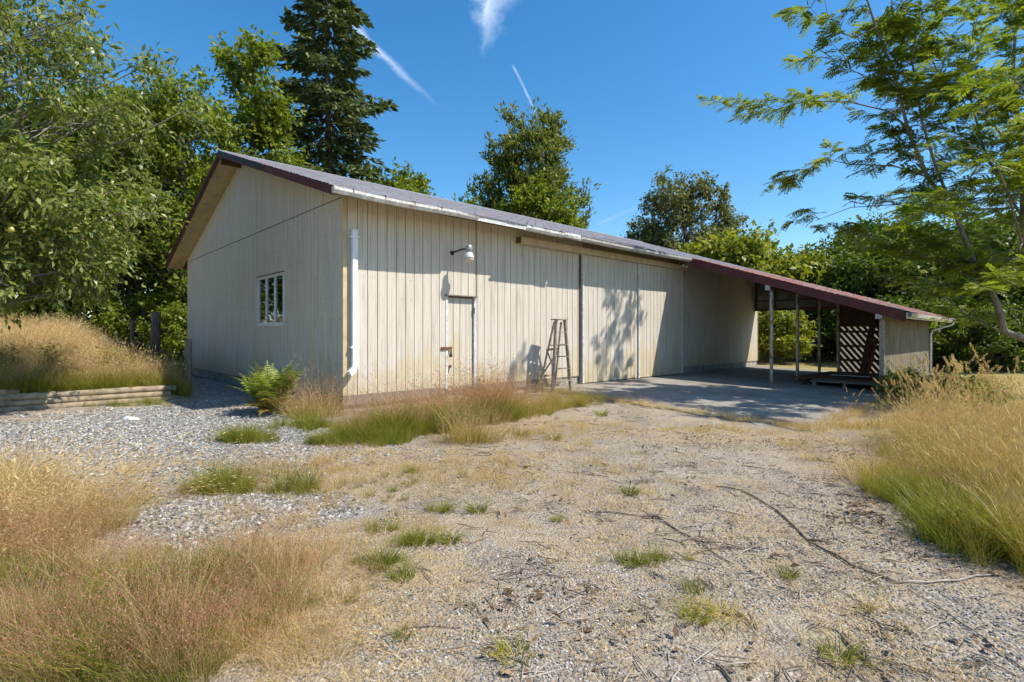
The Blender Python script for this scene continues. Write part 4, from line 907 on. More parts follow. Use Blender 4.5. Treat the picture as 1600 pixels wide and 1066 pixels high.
# feathery-leaved tree at the right: limbs drawn out from a trunk beyond the picture edge
def locust():
    A = lambda *q: [at(*p) for p in q]
    limbs = [([(12.95,12.2,-0.2), (12.85,12.2,0.7), (12.4,12.15,1.25), *A((1600,527,12.1), (1570,520,12.0), (1557,478,12.0), (1543,447,12.0), (1517,400,12.0), (1488,328,11.9), (1450,277,11.6), (1422,202,11.1), (1399,117,10.6), (1371,42,10.2), (1347,-25,10.0))], 0.20, 0.02, 5),
        (A((1488,328,11.9), (1460,250,11.4), (1437,190,11.0), (1428,95,10.5), (1442,-20,10.0)), 0.07, 0.015, 0),
        (A((1422,202,11.1), (1385,172,12.0), (1330,160,12.9), (1262,160,13.8), (1195,174,14.2), (1142,168,14.3)), 0.045, 0.006, 0),
        (A((1450,277,11.6), (1395,262,12.1), (1330,255,12.8), (1285,250,13.3), (1240,276,13.6)), 0.04, 0.006, 0),
        (A((1590,325,12.4), (1480,326,12.6), (1399,322,12.8), (1330,326,13.0), (1275,345,13.2)), 0.045, 0.006, 0),
        ([(12.85,12.2,0.7), *A((1640,470,12.4), (1597,380,12.4), (1598,250,12.2), (1582,120,12.0), (1590,-30,11.8))], 0.16, 0.03, 1),
        (A((1597,340,12.4), (1540,240,11.4), (1503,130,10.6), (1525,20,10.0)), 0.06, 0.01, 0),
        (A((1640,470,12.4), (1690,330,11.6), (1720,180,11.0), (1740,0,10.6)), 0.12, 0.02, 0),
        (A((1545,450,12.0), (1490,420,12.2), (1420,392,12.4), (1350,368,12.6), (1310,360,12.7)), 0.04, 0.006, 0),
        (A((1597,380,12.4), (1580,420,11.2), (1550,445,10.6), (1525,455,10.2)), 0.04, 0.006, 0),
        (A((1371,42,10.2), (1330,60,10.2), (1290,40,10.3), (1262,8,10.3)), 0.025, 0.004, 0),
        (A((1399,117,10.6), (1350,120,10.6), (1310,95,10.6), (1275,72,10.6)), 0.02, 0.004, 0),
        (A((1598,250,12.2), (1560,200,11.8), (1480,140,11.3), (1440,60,11.0)), 0.05, 0.008, 0),
        (A((1590,200,12.1), (1630,120,11.0), (1660,40,10.4), (1650,-60,10)), 0.05, 0.008, 0),
        (A((1570,520,12.0), (1530,505,12.5), (1480,470,12.8), (1420,440,13.0)), 0.04, 0.006, 0),
        (A((1597,380,12.4), (1570,300,10.6), (1550,250,9.4), (1500,215,8.8)), 0.045, 0.008, 0),
        (A((1540,240,11.4), (1500,300,10.2), (1450,330,9.4), (1400,345,9.0)), 0.035, 0.006, 0),
        (A((1598,250,12.2), (1640,200,10.0), (1620,150,8.8), (1560,110,8.2)), 0.045, 0.008, 0)]
    rg = np.random.default_rng(41); paths = []; fr_c, fr_d = [], []
    for pts, r0, r1, skip in limbs:
        n = len(pts); P = np.array([np.array(p, float) for p in pts]); P[1:-1] += rg.normal(0, 0.025, P[1:-1].shape)
        paths.append((list(P), list(np.linspace(r0*(0.5 if r0 > 0.1 else 0.5), r1*0.7, n))))
        seg = np.linalg.norm(np.diff(P, axis=0), axis=1); cum = np.concatenate([[0], np.cumsum(seg)]); Lt = cum[-1]
        lo = cum[skip+1] if skip else 0.12*Lt
        m_ = int((Lt-lo)*(4.2 if pts[-1][1] > 13.1 else 7.4 if pts[-1][1] > 9.6 else 3.5))
        for q in np.sort(lo+(Lt-lo)*rg.random(m_)):
            b0 = np.array([np.interp(q, cum, P[:, i]) for i in range(3)]); j = min(np.searchsorted(cum, q), n-1); dr = unit((P[j]-P[j-1])[None])[0]
            az = rg.random()*2*math.pi; o_ = np.array([math.cos(az), math.sin(az), 0.10+0.25*rg.random()]); o_ = o_*0.85+dr*0.45; o_ /= np.linalg.norm(o_)
            L_ = (0.35+0.95*rg.random())*(0.75 if r0 < 0.03 else 1.0); tip = b0+o_*L_; tip[2] -= 0.10*L_
            if r0 < 0.03 and rg.random() < 0.45: paths.append((curve(b0, tip, 0.05, 3, 0.03, rg), [0.008,0.006,0.004,0.002])); continue   # bare twigs at the top
            Q = np.array(curve(b0, tip, 0.08, 4, 0.03, rg)); paths.append((list(Q), [0.009,0.007,0.006,0.004,0.002]))
            nf = int(8+14*L_)
            for g_ in 0.15+0.85*rg.random(nf):
                c = np.array([np.interp(g_, np.linspace(0,1,5), Q[:, i]) for i in range(3)])
                s_ = np.array([-o_[1], o_[0], 0])*rg.choice([-1,1]); d = o_*0.5+s_*(0.3+0.6*rg.random())+rg.normal(0,0.22,3); d[2] -= 0.12
                fr_c.append(c); fr_d.append(d)
    C = np.array(fr_c); D = unit(np.array(fr_d)); k = len(C)
    ln = 0.18+0.13*rg.random(k); up_ = rg.normal(0,0.25,(k,3)); up_[:, 2] += 1; S = unit(np.cross(D, up_)); Nn = np.cross(S, D)
    cc, dd, nn_, ll = [], [], [], []
    for i in range(7):
        f = 0.15+0.85*i/6
        b0 = C+D*(ln*f)[:, None]; b0[:, 2] -= 0.10*f*f*ln*2
        for sd in (-1, 1):
            cc.append(b0); d = S*sd*0.9+D*0.45; d[:, 2] -= 0.22; dd.append(d+rg.normal(0,0.08,(k,3))); nn_.append(Nn+rg.normal(0,0.15,(k,3))); ll.append(ln*0.34*(1-0.3*abs(f-0.5)))
    base_r = np.clip(rg.normal(0.5,0.2,k),0,1); r = np.concatenate([np.clip(base_r+rg.normal(0,0.08,k),0,1)]*14)
    ll = np.concatenate(ll); v, f, r = leaf_quads(np.concatenate(cc), np.concatenate(dd), np.concatenate(nn_), ll, ll*0.46, r, 0.12)
    o = np.array([12.95,12.2,0.0])
    tm = tubes_np([([np.array(p)-o for p in P], R_) for P, R_ in paths], 7).mesh('trunk', M['greybark'], True)
    return tm, npmesh('crown', v-o, f, M['leaf_locust'], r)
plant_tree('locust_tree', locust(), (12.95,12.2,0.0), 0, 1.0, 'feathery-leaved tree with leaning limbs reaching over the lean-to', cat='tree')
# the same kind of tree standing further round to the right, whose shade falls on the slab
# ------------------------------------------------------------------ fern
def fern():
    rg = np.random.default_rng(5); c = G(425, 646); o = empty('fern', c); tag(o, 'large bright green fern growing by the gable wall', 'fern')
    for i in range(46):
        dry = i >= 33; az = i*2.399+rg.normal(0,0.2); L_ = (0.78+0.30*rg.random())*(0.75 if dry else 1.0); el = math.radians(84-30*rg.random()) if not dry else math.radians(45-20*rg.random())
        n = 20; f = np.linspace(0,1,n); bend = 0.45+0.6*rg.random()
        ang = el-bend*f**1.6; dx = np.cumsum(np.cos(ang))*L_/n; dz = np.cumsum(np.sin(ang))*L_/n
        h = np.array([math.cos(az), math.sin(az), 0]); P = h[None]*dx[:, None]+np.array([0,0,1.0])[None]*dz[:, None]
        T = unit(np.gradient(P, axis=0)); S = np.array([-h[1], h[0], 0]); Nn = np.cross(S[None].repeat(n,0), T)*-1
        C, D, NN, ll = [], [], [], []
        prof = np.sin(np.clip(f*1.05+0.02,0,1)**0.75*math.pi)*0.30*L_*0.75+0.02
        for sd in (-1,1):
            for q in range(2, n):
                C.append(P[q]); D.append(S*sd+T[q]*0.42+np.array([0,0,-0.16])+rg.normal(0,0.10,3)); NN.append(Nn[q]); ll.append(prof[q])
        ll = np.array(ll); v, ff, r = leaf_quads(np.array(C), np.array(D), np.array(NN), ll, np.maximum(ll*0.26, 0.022), np.clip(rg.normal(0.5,0.25,len(ll)),0,1), 0.1)
        w = 0.005; stem_v = np.concatenate([P+S*w, P-S*w]); sf = np.array([(q,q+1,n+q+1,n+q) for q in range(n-1)])
        me = npmesh('frond', np.concatenate([v, stem_v]), np.concatenate([ff, sf+len(v)]), M['fern_dry'] if dry else M['fern'], np.concatenate([r, np.full(2*n, 0.4)]))
        obj('frond', me, o)
fern()

# ------------------------------------------------------------------ grass and gravel prototypes
PROTO = {}
def blades(rg, n, R, h, w, bend, segs=3, hv=0.4, wind=(0,0)):
    r = R*np.sqrt(rg.random(n)); a = rg.random(n)*2*math.pi; base = np.stack([r*np.cos(a), r*np.sin(a), np.zeros(n)], 1)
    az = a+rg.normal(0,0.8,n); d = np.stack([np.cos(az), np.sin(az), np.zeros(n)], 1)+np.array([wind[0], wind[1], 0]); H = h*(1-hv+hv*2*rg.random(n)*0.9)
    bd = bend*(0.4+1.2*rg.random(n)); S = np.stack([-d[:,1], d[:,0], np.zeros(n)], 1); fa = rg.random(n)*math.pi; S = unit(S*np.cos(fa)[:,None]+unit(d)*np.sin(fa)[:,None])
    vs = []; tips = None
    for i in range(segs+1):
        f = i/segs; p = base+d*(bd*H*f**1.7)[:,None]; p[:,2] = H*(f-0.28*np.minimum(bd,1.6)*f*f); ww = w*(1-0.88*f)
        vs += [p+S*ww/2, p-S*ww/2]; tips = p
    V_ = np.stack(vs, 1).reshape(-1,3); k = 2*(segs+1); o = (np.arange(n)*k)[:,None]
    F_ = np.concatenate([o+np.array([2*i,2*i+1,2*i+3,2*i+2]) for i in range(segs)])
    r_ = np.repeat(np.clip(rg.normal(0.5,0.25,n),0,1), k); P = np.stack([0.5*(vs[2*i]+vs[2*i+1]) for i in range(segs+1)], 1)
    return V_, F_, r_, P
def multi(name, parts):
    vs, fs, rs, mi, mats, o = [], [], [], [], [], 0
    for v, f, r, m_ in parts:
        vs.append(v); fs.append(f+o); rs.append(r); o += len(v)
        if m_ not in mats: mats.append(m_)
        mi.append(np.full(len(f), mats.index(m_)))
    me = npmesh(name, np.concatenate(vs), np.concatenate(fs), mats[0], np.concatenate(rs))
    for m_ in mats[1:]: me.materials.append(m_)
    me.polygons.foreach_set('material_index', np.concatenate(mi).astype(np.int32)); return me
def spikelets(rg, P, m_, spread, top, size):
    n, s = P.shape[0], P.shape[1]; f = 1-top*rg.random((n,m_)); x = f*(s-1); i = np.clip(x.astype(int),0,s-2); fr = (x-i)[...,None]
    idx = np.arange(n)[:,None]; base = P[idx,i]*(1-fr)+P[idx,i+1]*fr
    off = rg.normal(size=(n,m_,3))*spread*(0.35+1.0*(1-f)/top)[...,None]; c = (base+off).reshape(-1,3); k = len(c)
    d = rg.normal(size=(k,3))*0.6; d[:,2] += 0.7; l = size*(0.6+0.8*rg.random(k))
    return leaf_quads(c, d, rg.normal(size=(k,3)), l, l*0.45, np.clip(rg.normal(0.5,0.25,k),0,1))
def heads(rg, P, ln, wd):
    c = P[:,-1]; d = P[:,-1]-P[:,-2]; n = len(c); v, f, r = leaf_quads(c-unit(d)*ln*0.3, d, rg.normal(size=(n,3)), ln*(0.7+0.6*rg.random(n)), wd, np.clip(rg.normal(0.6,0.2,n),0,1))
    v2, f2, r2 = leaf_quads(c-unit(d)*ln*0.3, d, rg.normal(size=(n,3)), ln*(0.7+0.6*rg.random(n)), wd, r[::4]); return np.concatenate([v,v2]), np.concatenate([f,f2+len(v)]), np.concatenate([r,r2])
def proto(kind, fn, n=4):
    c = bpy.data.collections.new('proto_'+kind); rg = np.random.default_rng(sum(map(ord, kind)))
    for i in range(n): c.objects.link(bpy.data.objects.new('%s_clump_%d' % (kind, i), fn(rg)))
    PROTO[kind] = (c, n)
def f_green(rg):
    v,f,r,P = blades(rg, 70, 0.11, 0.30, 0.0065, 0.55, 3); return multi('green', [(v,f,r,M['g_green'])])
def f_mix(rg):                                        # green base, pink-brown panicles above
    v,f,r,P = blades(rg, 55, 0.13, 0.26, 0.006, 0.55, 3); v2,f2,r2,P2 = blades(rg, 30, 0.12, 0.52, 0.0026, 0.40, 3)
    s = spikelets(rg, P2, 8, 0.030, 0.42, 0.0115); return multi('mix', [(v,f,r,M['g_green']), (v2,f2,r2,M['g_straw']), (*s,M['g_pink'])])
def f_pink(rg):
    v2,f2,r2,P2 = blades(rg, 26, 0.17, 0.44, 0.0026, 0.55, 3, 0.6); s = spikelets(rg, P2, 10, 0.030, 0.45, 0.0115); v,f,r,P = blades(rg, 34, 0.15, 0.24, 0.005, 0.6, 2)
    return multi('pink', [(v,f,r,M['g_yellow']), (v2,f2,r2,M['g_straw']), (*s,M['g_pink'])])
def f_straw(rg):                                      # tall dry stems with seed heads
    v,f,r,P = blades(rg, 30, 0.15, 0.75, 0.0042, 0.45, 4, 0.35, (-0.25,0.0)); h = heads(rg, P, 0.09, 0.009); v2,f2,r2,P2 = blades(rg, 40, 0.15, 0.40, 0.005, 0.8, 3)
    return multi('straw', [(v,f,r,M['g_straw']), (*h,M['g_straw']), (v2,f2,r2,M['g_straw'])])
def f_gold(rg):                                       # long arching golden grass
    v,f,r,P = blades(rg, 46, 0.12, 0.62, 0.0042, 1.15, 5, 0.3, (0.55,-0.1)); h = heads(rg, P, 0.055, 0.010); v2,f2,r2,P2 = blades(rg, 30, 0.12, 0.30, 0.006, 0.8, 3)
    return multi('gold', [(v,f,r,M['g_straw']), (*h,M['g_straw']), (v2,f2,r2,M['g_yellow'])])
def f_yel(rg):                                        # yellow-green tall grass with straw tops
    v,f,r,P = blades(rg, 60, 0.13, 0.48, 0.006, 0.55, 4); v2,f2,r2,P2 = blades(rg, 16, 0.12, 0.72, 0.003, 0.4, 4); h = heads(rg, P2, 0.08, 0.006); s = spikelets(rg, P2, 9, 0.022, 0.35, 0.010)
    return multi('yel', [(v,f,r,M['g_yellow']), (v2,f2,r2,M['g_straw']), (*h,M['g_straw']), (*s,M['g_pink'])])
def f_short(rg):                                      # dry matted bits
    v,f,r,P = blades(rg, 26, 0.16, 0.045, 0.0045, 2.0, 2); return multi('short', [(v,f,r,M['g_straw'])])
def f_low(rg):                                        # low dry grass
    v,f,r,P = blades(rg, 40, 0.15, 0.13, 0.0038, 0.8, 2); v2,f2,r2,P2 = blades(rg, 10, 0.14, 0.22, 0.0022, 0.5, 2); s = spikelets(rg, P2, 6, 0.018, 0.4, 0.010)
    v3,f3,r3,P3 = blades(rg, 9, 0.13, 0.12, 0.005, 0.8, 2)
    return multi('low', [(v,f,r,M['g_straw']), (v3,f3,r3,M['g_yellow']), (v2,f2,r2,M['g_straw']), (*s,M['g_pink'])])
def f_plume(rg):                                      # tall reed grass with thick buff plumes
    v,f,r,P = blades(rg, 7, 0.16, 1.15, 0.007, 0.26, 5, 0.45); s = spikelets(rg, P, 80, 0.009, 0.17, 0.028); v2,f2,r2,P2 = blades(rg, 12, 0.14, 0.6, 0.010, 0.6, 3)
    return multi('plume', [(v,f,r,M['g_straw']), (*s,M['g_straw']), (v2,f2,r2,M['g_straw'])])
def f_weed(rg):                                       # upright leafy weeds
    C, D, Nn = [], [], []
    for st in range(6):
        b0 = rg.normal(0,0.10,3); b0[2] = 0; h = 0.55*(0.6+0.7*rg.random())
        for q in range(26):
            z = h*(q+1)/26; a = q*2.4; C.append(b0+np.array([0.01*math.cos(a),0.01*math.sin(a),z])); D.append([math.cos(a),math.sin(a),0.35]); Nn.append([0,0,1])
    k = len(C); l = 0.11*(0.6+0.6*rg.random(k)); return multi('weed', [(*leaf_quads(np.array(C), np.array(D,float), np.array(Nn,float)+rg.normal(0,0.2,(k,3)), l, l*0.30, np.clip(rg.normal(0.6,0.25,k),0,1)), M['g_green'])])
def f_stone(rg):
    n = 7; v = []; 
    for z, rr in ((-0.35,0.75), (0.1,1.0), (0.5,0.62)):
        a0 = rg.random()*6; v += [(rr*math.cos(a0+2*math.pi*i/n)*(0.8+0.35*rg.random()), rr*0.75*math.sin(a0+2*math.pi*i/n)*(0.8+0.35*rg.random()), z*0.75+rg.normal(0,0.06)) for i in range(n)]
    f = [(j*n+i, j*n+(i+1) % n, (j+1)*n+(i+1) % n, (j+1)*n+i) for j in range(2) for i in range(n)]+[tuple(range(2*n,3*n))]
    return MB().add(v, f).mesh('stone', M['stone'])
def f_twigs(rg):
    mb = MB()
    for i in range(5):
        a_ = rg.random()*6.28; l_ = 0.03+0.07*rg.random(); c_ = rg.normal(0,0.09,2); d_ = np.array([math.cos(a_), math.sin(a_)])*l_
        mb.tube([(c_[0]-d_[0],c_[1]-d_[1],0.004), (c_[0]+0.006,c_[1]-0.004,0.009), (c_[0]+d_[0],c_[1]+d_[1],0.005)], [0.003,0.0035,0.0018], 4)
    return mb.mesh('twigs', M['twig'] if rg.random() < 0.6 else M['paletwig'])
def f_dead(rg):                                       # curled dead leaves and bark bits
    k = 5; C = rg.normal(0,0.10,(k,3)); C[:,2] = 0.006; D = rg.normal(size=(k,3)); D[:,2] *= 0.2; Nn = rg.normal(0,0.3,(k,3)); Nn[:,2] += 1; l = 0.03+0.04*rg.random(k)
    return multi('dead', [(*leaf_quads(C, D, Nn, l, l*0.5, rg.random(k), 0.3), M['dead_leaf'])])
M['dead_leaf'] = leaf_mat('dead_leaf', [(0,(0.10,0.06,0.035)), (0.6,(0.22,0.14,0.075)), (1,(0.38,0.28,0.17))], 0.1, 0.8)
for kd, fn, n in (('twigs',f_twigs,6), ('dead',f_dead,5), ('green',f_green,4), ('mix',f_mix,5), ('pink',f_pink,5), ('straw',f_straw,5), ('gold',f_gold,4), ('yel',f_yel,5), ('short',f_short,5), ('low',f_low,5), ('plume',f_plume,4), ('weed',f_weed,4), ('stone',f_stone,7)): proto(kd, fn, n)
def scatter(name, kind, P, sc, label=None, cat=None, tilt=0.12, full_rot=False):
    coll, nv = PROTO[kind]; n = len(P); rg = np.random.default_rng(len(name)+n)
    me = bpy.data.meshes.new(name); me.vertices.add(n); me.vertices.foreach_set('co', np.ascontiguousarray(P, dtype=np.float32).ravel())
    rot = np.stack([rg.normal(0,tilt,n), rg.normal(0,tilt,n), rg.random(n)*2*math.pi], 1)
    if full_rot: rot[:, :2] = rg.normal(0,0.5,(n,2))
    if kind in ('gold',): rot[:, 2] = rg.normal(0,0.5,n)
    if kind in ('straw',): rot[:, 2] = rg.normal(0,0.9,n)
    for nm, ty, dat, key in (('rot','FLOAT_VECTOR',rot,'vector'), ('scl','FLOAT',np.broadcast_to(sc,(n,)),'value'), ('idx','INT',rg.integers(0,nv,n),'value')):
        a = me.attributes.new(nm, ty, 'POINT'); a.data.foreach_set(key, np.ascontiguousarray(dat, dtype=np.int32 if ty == 'INT' else np.float32).ravel())
    o = obj(name, me); ng = bpy.data.node_groups.new('scatter_'+name, 'GeometryNodeTree')
    ng.interface.new_socket('Geometry', in_out='INPUT', socket_type='NodeSocketGeometry'); ng.interface.new_socket('Geometry', in_out='OUTPUT', socket_type='NodeSocketGeometry')
    N, L = ng.nodes, ng.links; gi = N.new('NodeGroupInput'); go = N.new('NodeGroupOutput'); ip = N.new('GeometryNodeInstanceOnPoints'); ci = N.new('GeometryNodeCollectionInfo')
    ci.inputs['Collection'].default_value = coll; ci.inputs['Separate Children'].default_value = True; ci.inputs['Reset Children'].default_value = True
    def na(nm, ty):
        q = N.new('GeometryNodeInputNamedAttribute'); q.data_type = ty; q.inputs['Name'].default_value = nm; return q.outputs['Attribute']
    er = N.new('FunctionNodeEulerToRotation'); L.new(na('rot','FLOAT_VECTOR'), er.inputs[0])
    L.new(gi.outputs[0], ip.inputs['Points']); L.new(ci.outputs[0], ip.inputs['Instance']); ip.inputs['Pick Instance'].default_value = True
    L.new(na('idx','INT'), ip.inputs['Instance Index']); L.new(er.outputs[0], ip.inputs['Rotation']); L.new(na('scl','FLOAT'), ip.inputs['Scale']); L.new(ip.outputs[0], go.inputs[0])
    md = o.modifiers.new('scatter', 'NODES'); md.node_group = ng
    return tag(o, label, cat, kind='stuff')
def on_ground(x, y, dz=-0.01): return np.stack([x, y, terrain(x, y)+dz], 1)
def ell(px, py, ru, rv, n, ang=0.0, rough=0.5, seed=0):
    """points thinning out (and growing shorter) towards the edge of a ragged patch"""
    rg = np.random.default_rng(int(px*7+py*13+seed)); c = G(px, py); k = n*2; r = rg.random(k)**0.62*1.45; a = rg.random(k)*2*math.pi
    dx, dy = r*np.cos(a)*ru, r*np.sin(a)*rv; x = c[0]+dx*math.cos(ang)-dy*math.sin(ang); y = c[1]+dx*math.sin(ang)+dy*math.cos(ang)
    q = r+(fbm(x*2.2, y*2.2, 3)-0.5)*2*rough; keep = q < 1.2; return np.stack([x, y, np.clip(1.12-0.5*q, 0.45, 1.1)], 1)[keep][:n]
def spread(name, kind, lst, smin, smax, label, cat='grass', dz=-0.01, **kw):
    A = np.concatenate([q if q.shape[1] == 3 else np.column_stack([q, np.ones(len(q))]) for q in lst]); t_, s_ = ts(A[:,0], A[:,1]); keep = ~((t_ > -0.12) & (s_ > -0.12) & (t_ < LEN+0.1)); A = A[keep]
    rg = np.random.default_rng(len(A)); S = (smin+(smax-smin)*rg.random(len(A)))*(A[:,2] if kind != 'stone' else 1); return scatter(name, kind, on_ground(A[:,0], A[:,1], dz), S, label, cat, **kw)
# foreground left
spread('pink_grass', 'pink', [ell(50,870,0.70,0.26,90,0,0.8), ell(140,910,0.45,0.22,45,0,0.8), ell(270,1010,0.35,0.2,20,0,0.8), ell(440,890,0.22,0.3,22,0,0.8), ell(215,790,0.35,0.1,10), ell(440,745,0.5,0.15,9), ell(80,1050,0.5,0.16,26), ell(20,740,0.5,0.25,18)], 0.5, 0.95, 'fine pinkish grass in flower on the rough ground by the gravel')
spread('mixed_grass', 'mix', [ell(180,980,0.55,0.22,70,0,0.8), ell(385,905,0.22,0.2,30), ell(50,990,0.45,0.22,46,0,0.8), ell(300,1050,0.3,0.12,22), ell(440,950,0.14,0.18,12), ell(90,1055,0.45,0.14,30)], 0.5, 0.85, 'green grass with pinkish flower heads near the gravel')
spread('golden_grass', 'gold', [ell(40,830,0.6,0.22,50), ell(10,780,0.5,0.3,40), ell(130,825,0.25,0.10,12)], 0.7, 1.05, 'long golden grass arching over beside the bluish gravel')
spread('straw_foreground_grass', 'low', [ell(380,1010,0.35,0.28,44,0,0.9), ell(480,930,0.25,0.35,34,0,0.9), ell(230,1010,0.8,0.35,70,0,0.9), ell(360,850,0.4,0.2,14)], 0.6, 1.2, 'dry straw-coloured grass at the edge of the fine gravel')
spread('green_grass', 'green', [ell(345,768,0.30,0.12,34), ell(385,690,0.42,0.16,40), ell(490,668,0.45,0.25,46,0,0.8), ell(525,694,0.35,0.16,34), ell(455,768,0.25,0.08,14), ell(610,690,0.4,0.3,40,0,0.8), ell(230,1000,0.35,0.25,36), ell(90,1000,0.35,0.2,40), ell(60,930,0.3,0.15,26,0,0.8), ell(220,950,0.35,0.15,36,0,0.8), ell(320,930,0.3,0.15,20,0,0.8), ell(150,1050,0.4,0.12,40,0,0.8), ell(370,905,0.2,0.16,12), ell(150,618,1.6,0.25,60)], 0.5, 1.0, 'short green grass growing in patches on the gravel')
spread('driveway_green_grass', 'green', [ell(600,880,0.16,0.05,12), ell(640,852,0.16,0.06,12), ell(575,830,0.2,0.08,9), ell(690,800,0.2,0.05,5), ell(980,882,0.2,0.05,7), ell(560,770,0.5,0.3,14), ell(660,745,0.6,0.3,12)], 0.28, 0.5, 'low green grass scattered between the dry grass and the driveway')
# along the front wall
spread('wall_grass', 'mix', [ell(635,672,0.7,0.36,60,0.7,0.8), ell(700,662,0.65,0.3,60,0.7,0.8), ell(770,652,0.55,0.3,40,0.7,0.8)], 0.95, 1.65, 'tall green grass with pink flower heads along the front wall')
spread('wall_green_grass', 'green', [ell(610,682,0.45,0.25,40,0.6,0.8), ell(690,672,0.45,0.25,34,0.6,0.8), ell(765,660,0.4,0.2,34,0.6,0.8)], 1.0, 1.7, 'dense bright green grass clumps in front of the entry door')
spread('wall_pink_grass', 'pink', [ell(630,664,0.7,0.4,38,0.7,0.8), ell(730,652,0.7,0.3,36,0.7,0.8), ell(500,652,0.6,0.25,26,0,0.8), ell(735,690,0.3,0.2,16), ell(820,645,0.7,0.3,20,0.7)], 1.1, 1.85, 'pink flowering grass standing against the front wall')
spread('wall_yellow_grass', 'yel', [ell(790,652,0.8,0.35,50,0.7), ell(860,640,0.9,0.3,44,0.7), ell(910,632,0.5,0.25,20,0.7)], 0.5, 0.85, 'yellowing tall grass near the stepladder')
# low dry grass over the driveway
spread('low_dry_grass', 'low', [ell(620,740,2.2,1.2,380,0,0.7), ell(820,678,2.0,0.8,240,0.35,0.6), ell(460,770,0.8,0.8,80), ell(1110,672,2.2,0.4,90), ell(560,850,0.6,0.5,60), ell(900,720,1.6,0.9,60), ell(1330,690,1.0,0.6,40), ell(300,730,1.6,0.6,30)], 0.4, 0.95, 'low dry grass thinly covering the driveway')
rg = np.random.default_rng(77); k = 2300; dd = 2.1+10*rg.random(k)**1.3; xx = dd*(-0.55+1.6*rg.random(k)); A = np.stack([xx,dd],1)
A = A[fbm(A[:,0]*1.1+5, A[:,1]*1.1, 4) > 0.46]; t_, s_ = ts(A[:,0], A[:,1]); A = A[~((t_ > 5.0) & (s_ > -6.2))]
spread('straw_litter', 'short', [A, ell(640,730,2.2,1.2,300), ell(1120,685,2.4,0.6,200), ell(620,940,0.9,0.6,90)], 0.45, 1.15, 'dry straw bits strewn over the gravel driveway', 'straw', 0.002)
k = 260; ea = rg.random(k); tt = np.where(ea < 0.5, 4.95+rg.normal(0,0.13,k), 4.9+7.5*rg.random(k)); s2 = np.where(ea < 0.5, -0.6-5.5*rg.random(k), -6.12+rg.normal(0,0.10,k)); x_, y_ = xy(tt, s2)
spread('slab_edge_grass', 'low', [np.stack([x_,y_],1)], 0.4, 1.0, 'dry grass creeping over the broken edge of the concrete slab', dz=0.03)
# right hand tall grass
spread('right_tall_grass', 'yel', [ell(1625,790,0.95,1.15,260,0.0,0.5), ell(1560,725,1.05,0.7,140,0.0,0.5), ell(1660,700,1.8,1.1,160,0.0,0.4), ell(1650,890,0.4,0.4,36)], 0.6, 1.1, 'tall yellow-green grass along the right edge of the driveway')
spread('right_green_grass', 'green', [ell(1440,790,0.35,0.5,40), ell(1530,850,0.35,0.4,40), ell(1480,740,0.5,0.5,40)], 0.9, 1.5, 'bright green grass at the foot of the right-hand tall grass')
spread('right_dry_grass', 'straw', [ell(1590,690,2.0,0.9,120,0,0.5), ell(1480,672,0.9,0.6,44), ell(1600,770,0.9,0.9,44)], 0.55, 0.95, 'tall dry grass with seed heads beyond the right driveway edge')
spread('reed_plumes', 'plume', [ell(1435,655,0.5,0.5,8), ell(1500,650,1.6,0.7,24), ell(1580,650,1.2,0.8,16), ell(1560,690,1.0,0.6,10)], 0.65, 1.05, 'buff reed grass plumes standing above the right grass')
spread('edge_grass', 'low', [ell(1400,760,0.4,1.6,60), ell(1350,668,1.0,0.3,50)], 1.0, 1.8, 'dry grass fringe beside the concrete')
# bank
rg = np.random.default_rng(5); k = 2600; tt = -1.7-12*rg.random(k); s2 = 3.75+13*rg.random(k)**1.25; x_, y_ = xy(tt, s2); ok = (y_ > 3.0) & (x_ > -26)
spread('bank_dry_grass', 'straw', [np.stack([x_,y_],1)[ok]], 0.55, 0.9, 'tall dry grass covering the bank above the log wall')
sel = (s2 < 9) & ok & (rg.random(k) < 0.3); spread('bank_pink_grass', 'pink', [np.stack([x_+0.1,y_],1)[sel]], 0.7, 1.1, 'pinkish grass mixed through the dry bank')
k = 700; tt = -1.7-7*rg.random(k); s2 = 3.68+1.5*rg.random(k)**1.6; x_, y_ = xy(tt, s2); spread('bank_green_grass', 'yel', [np.stack([x_,y_],1)], 0.4, 0.7, 'yellow-green grass just above the log wall')
k = 420; tt = -1.7-7*rg.random(k); s2 = 3.66+1.2*rg.random(k)**1.4; x_, y_ = xy(tt, s2); spread('bank_bright_grass', 'green', [np.stack([x_,y_],1)], 0.8, 1.3, 'bright green grass fringe behind the log wall')
spread('bank_weeds', 'weed', [ell(85,592,0.3,0.2,9), ell(182,592,0.35,0.2,12), ell(20,596,0.4,0.2,8), ell(258,590,0.6,0.5,40), ell(225,575,0.8,0.5,26), ell(275,560,0.5,0.5,22)], 0.7, 1.3, 'leafy green weeds at the end of the bank', 'weeds')
k = 4500; tt = 5+17*rg.random(k); s2 = -6.5-9*rg.random(k); x_, y_ = xy(tt, s2); spread('lawn_grass', 'short', [np.stack([x_,y_],1)], 0.9, 1.8, 'short sun-dried lawn grass beyond the lean-to')
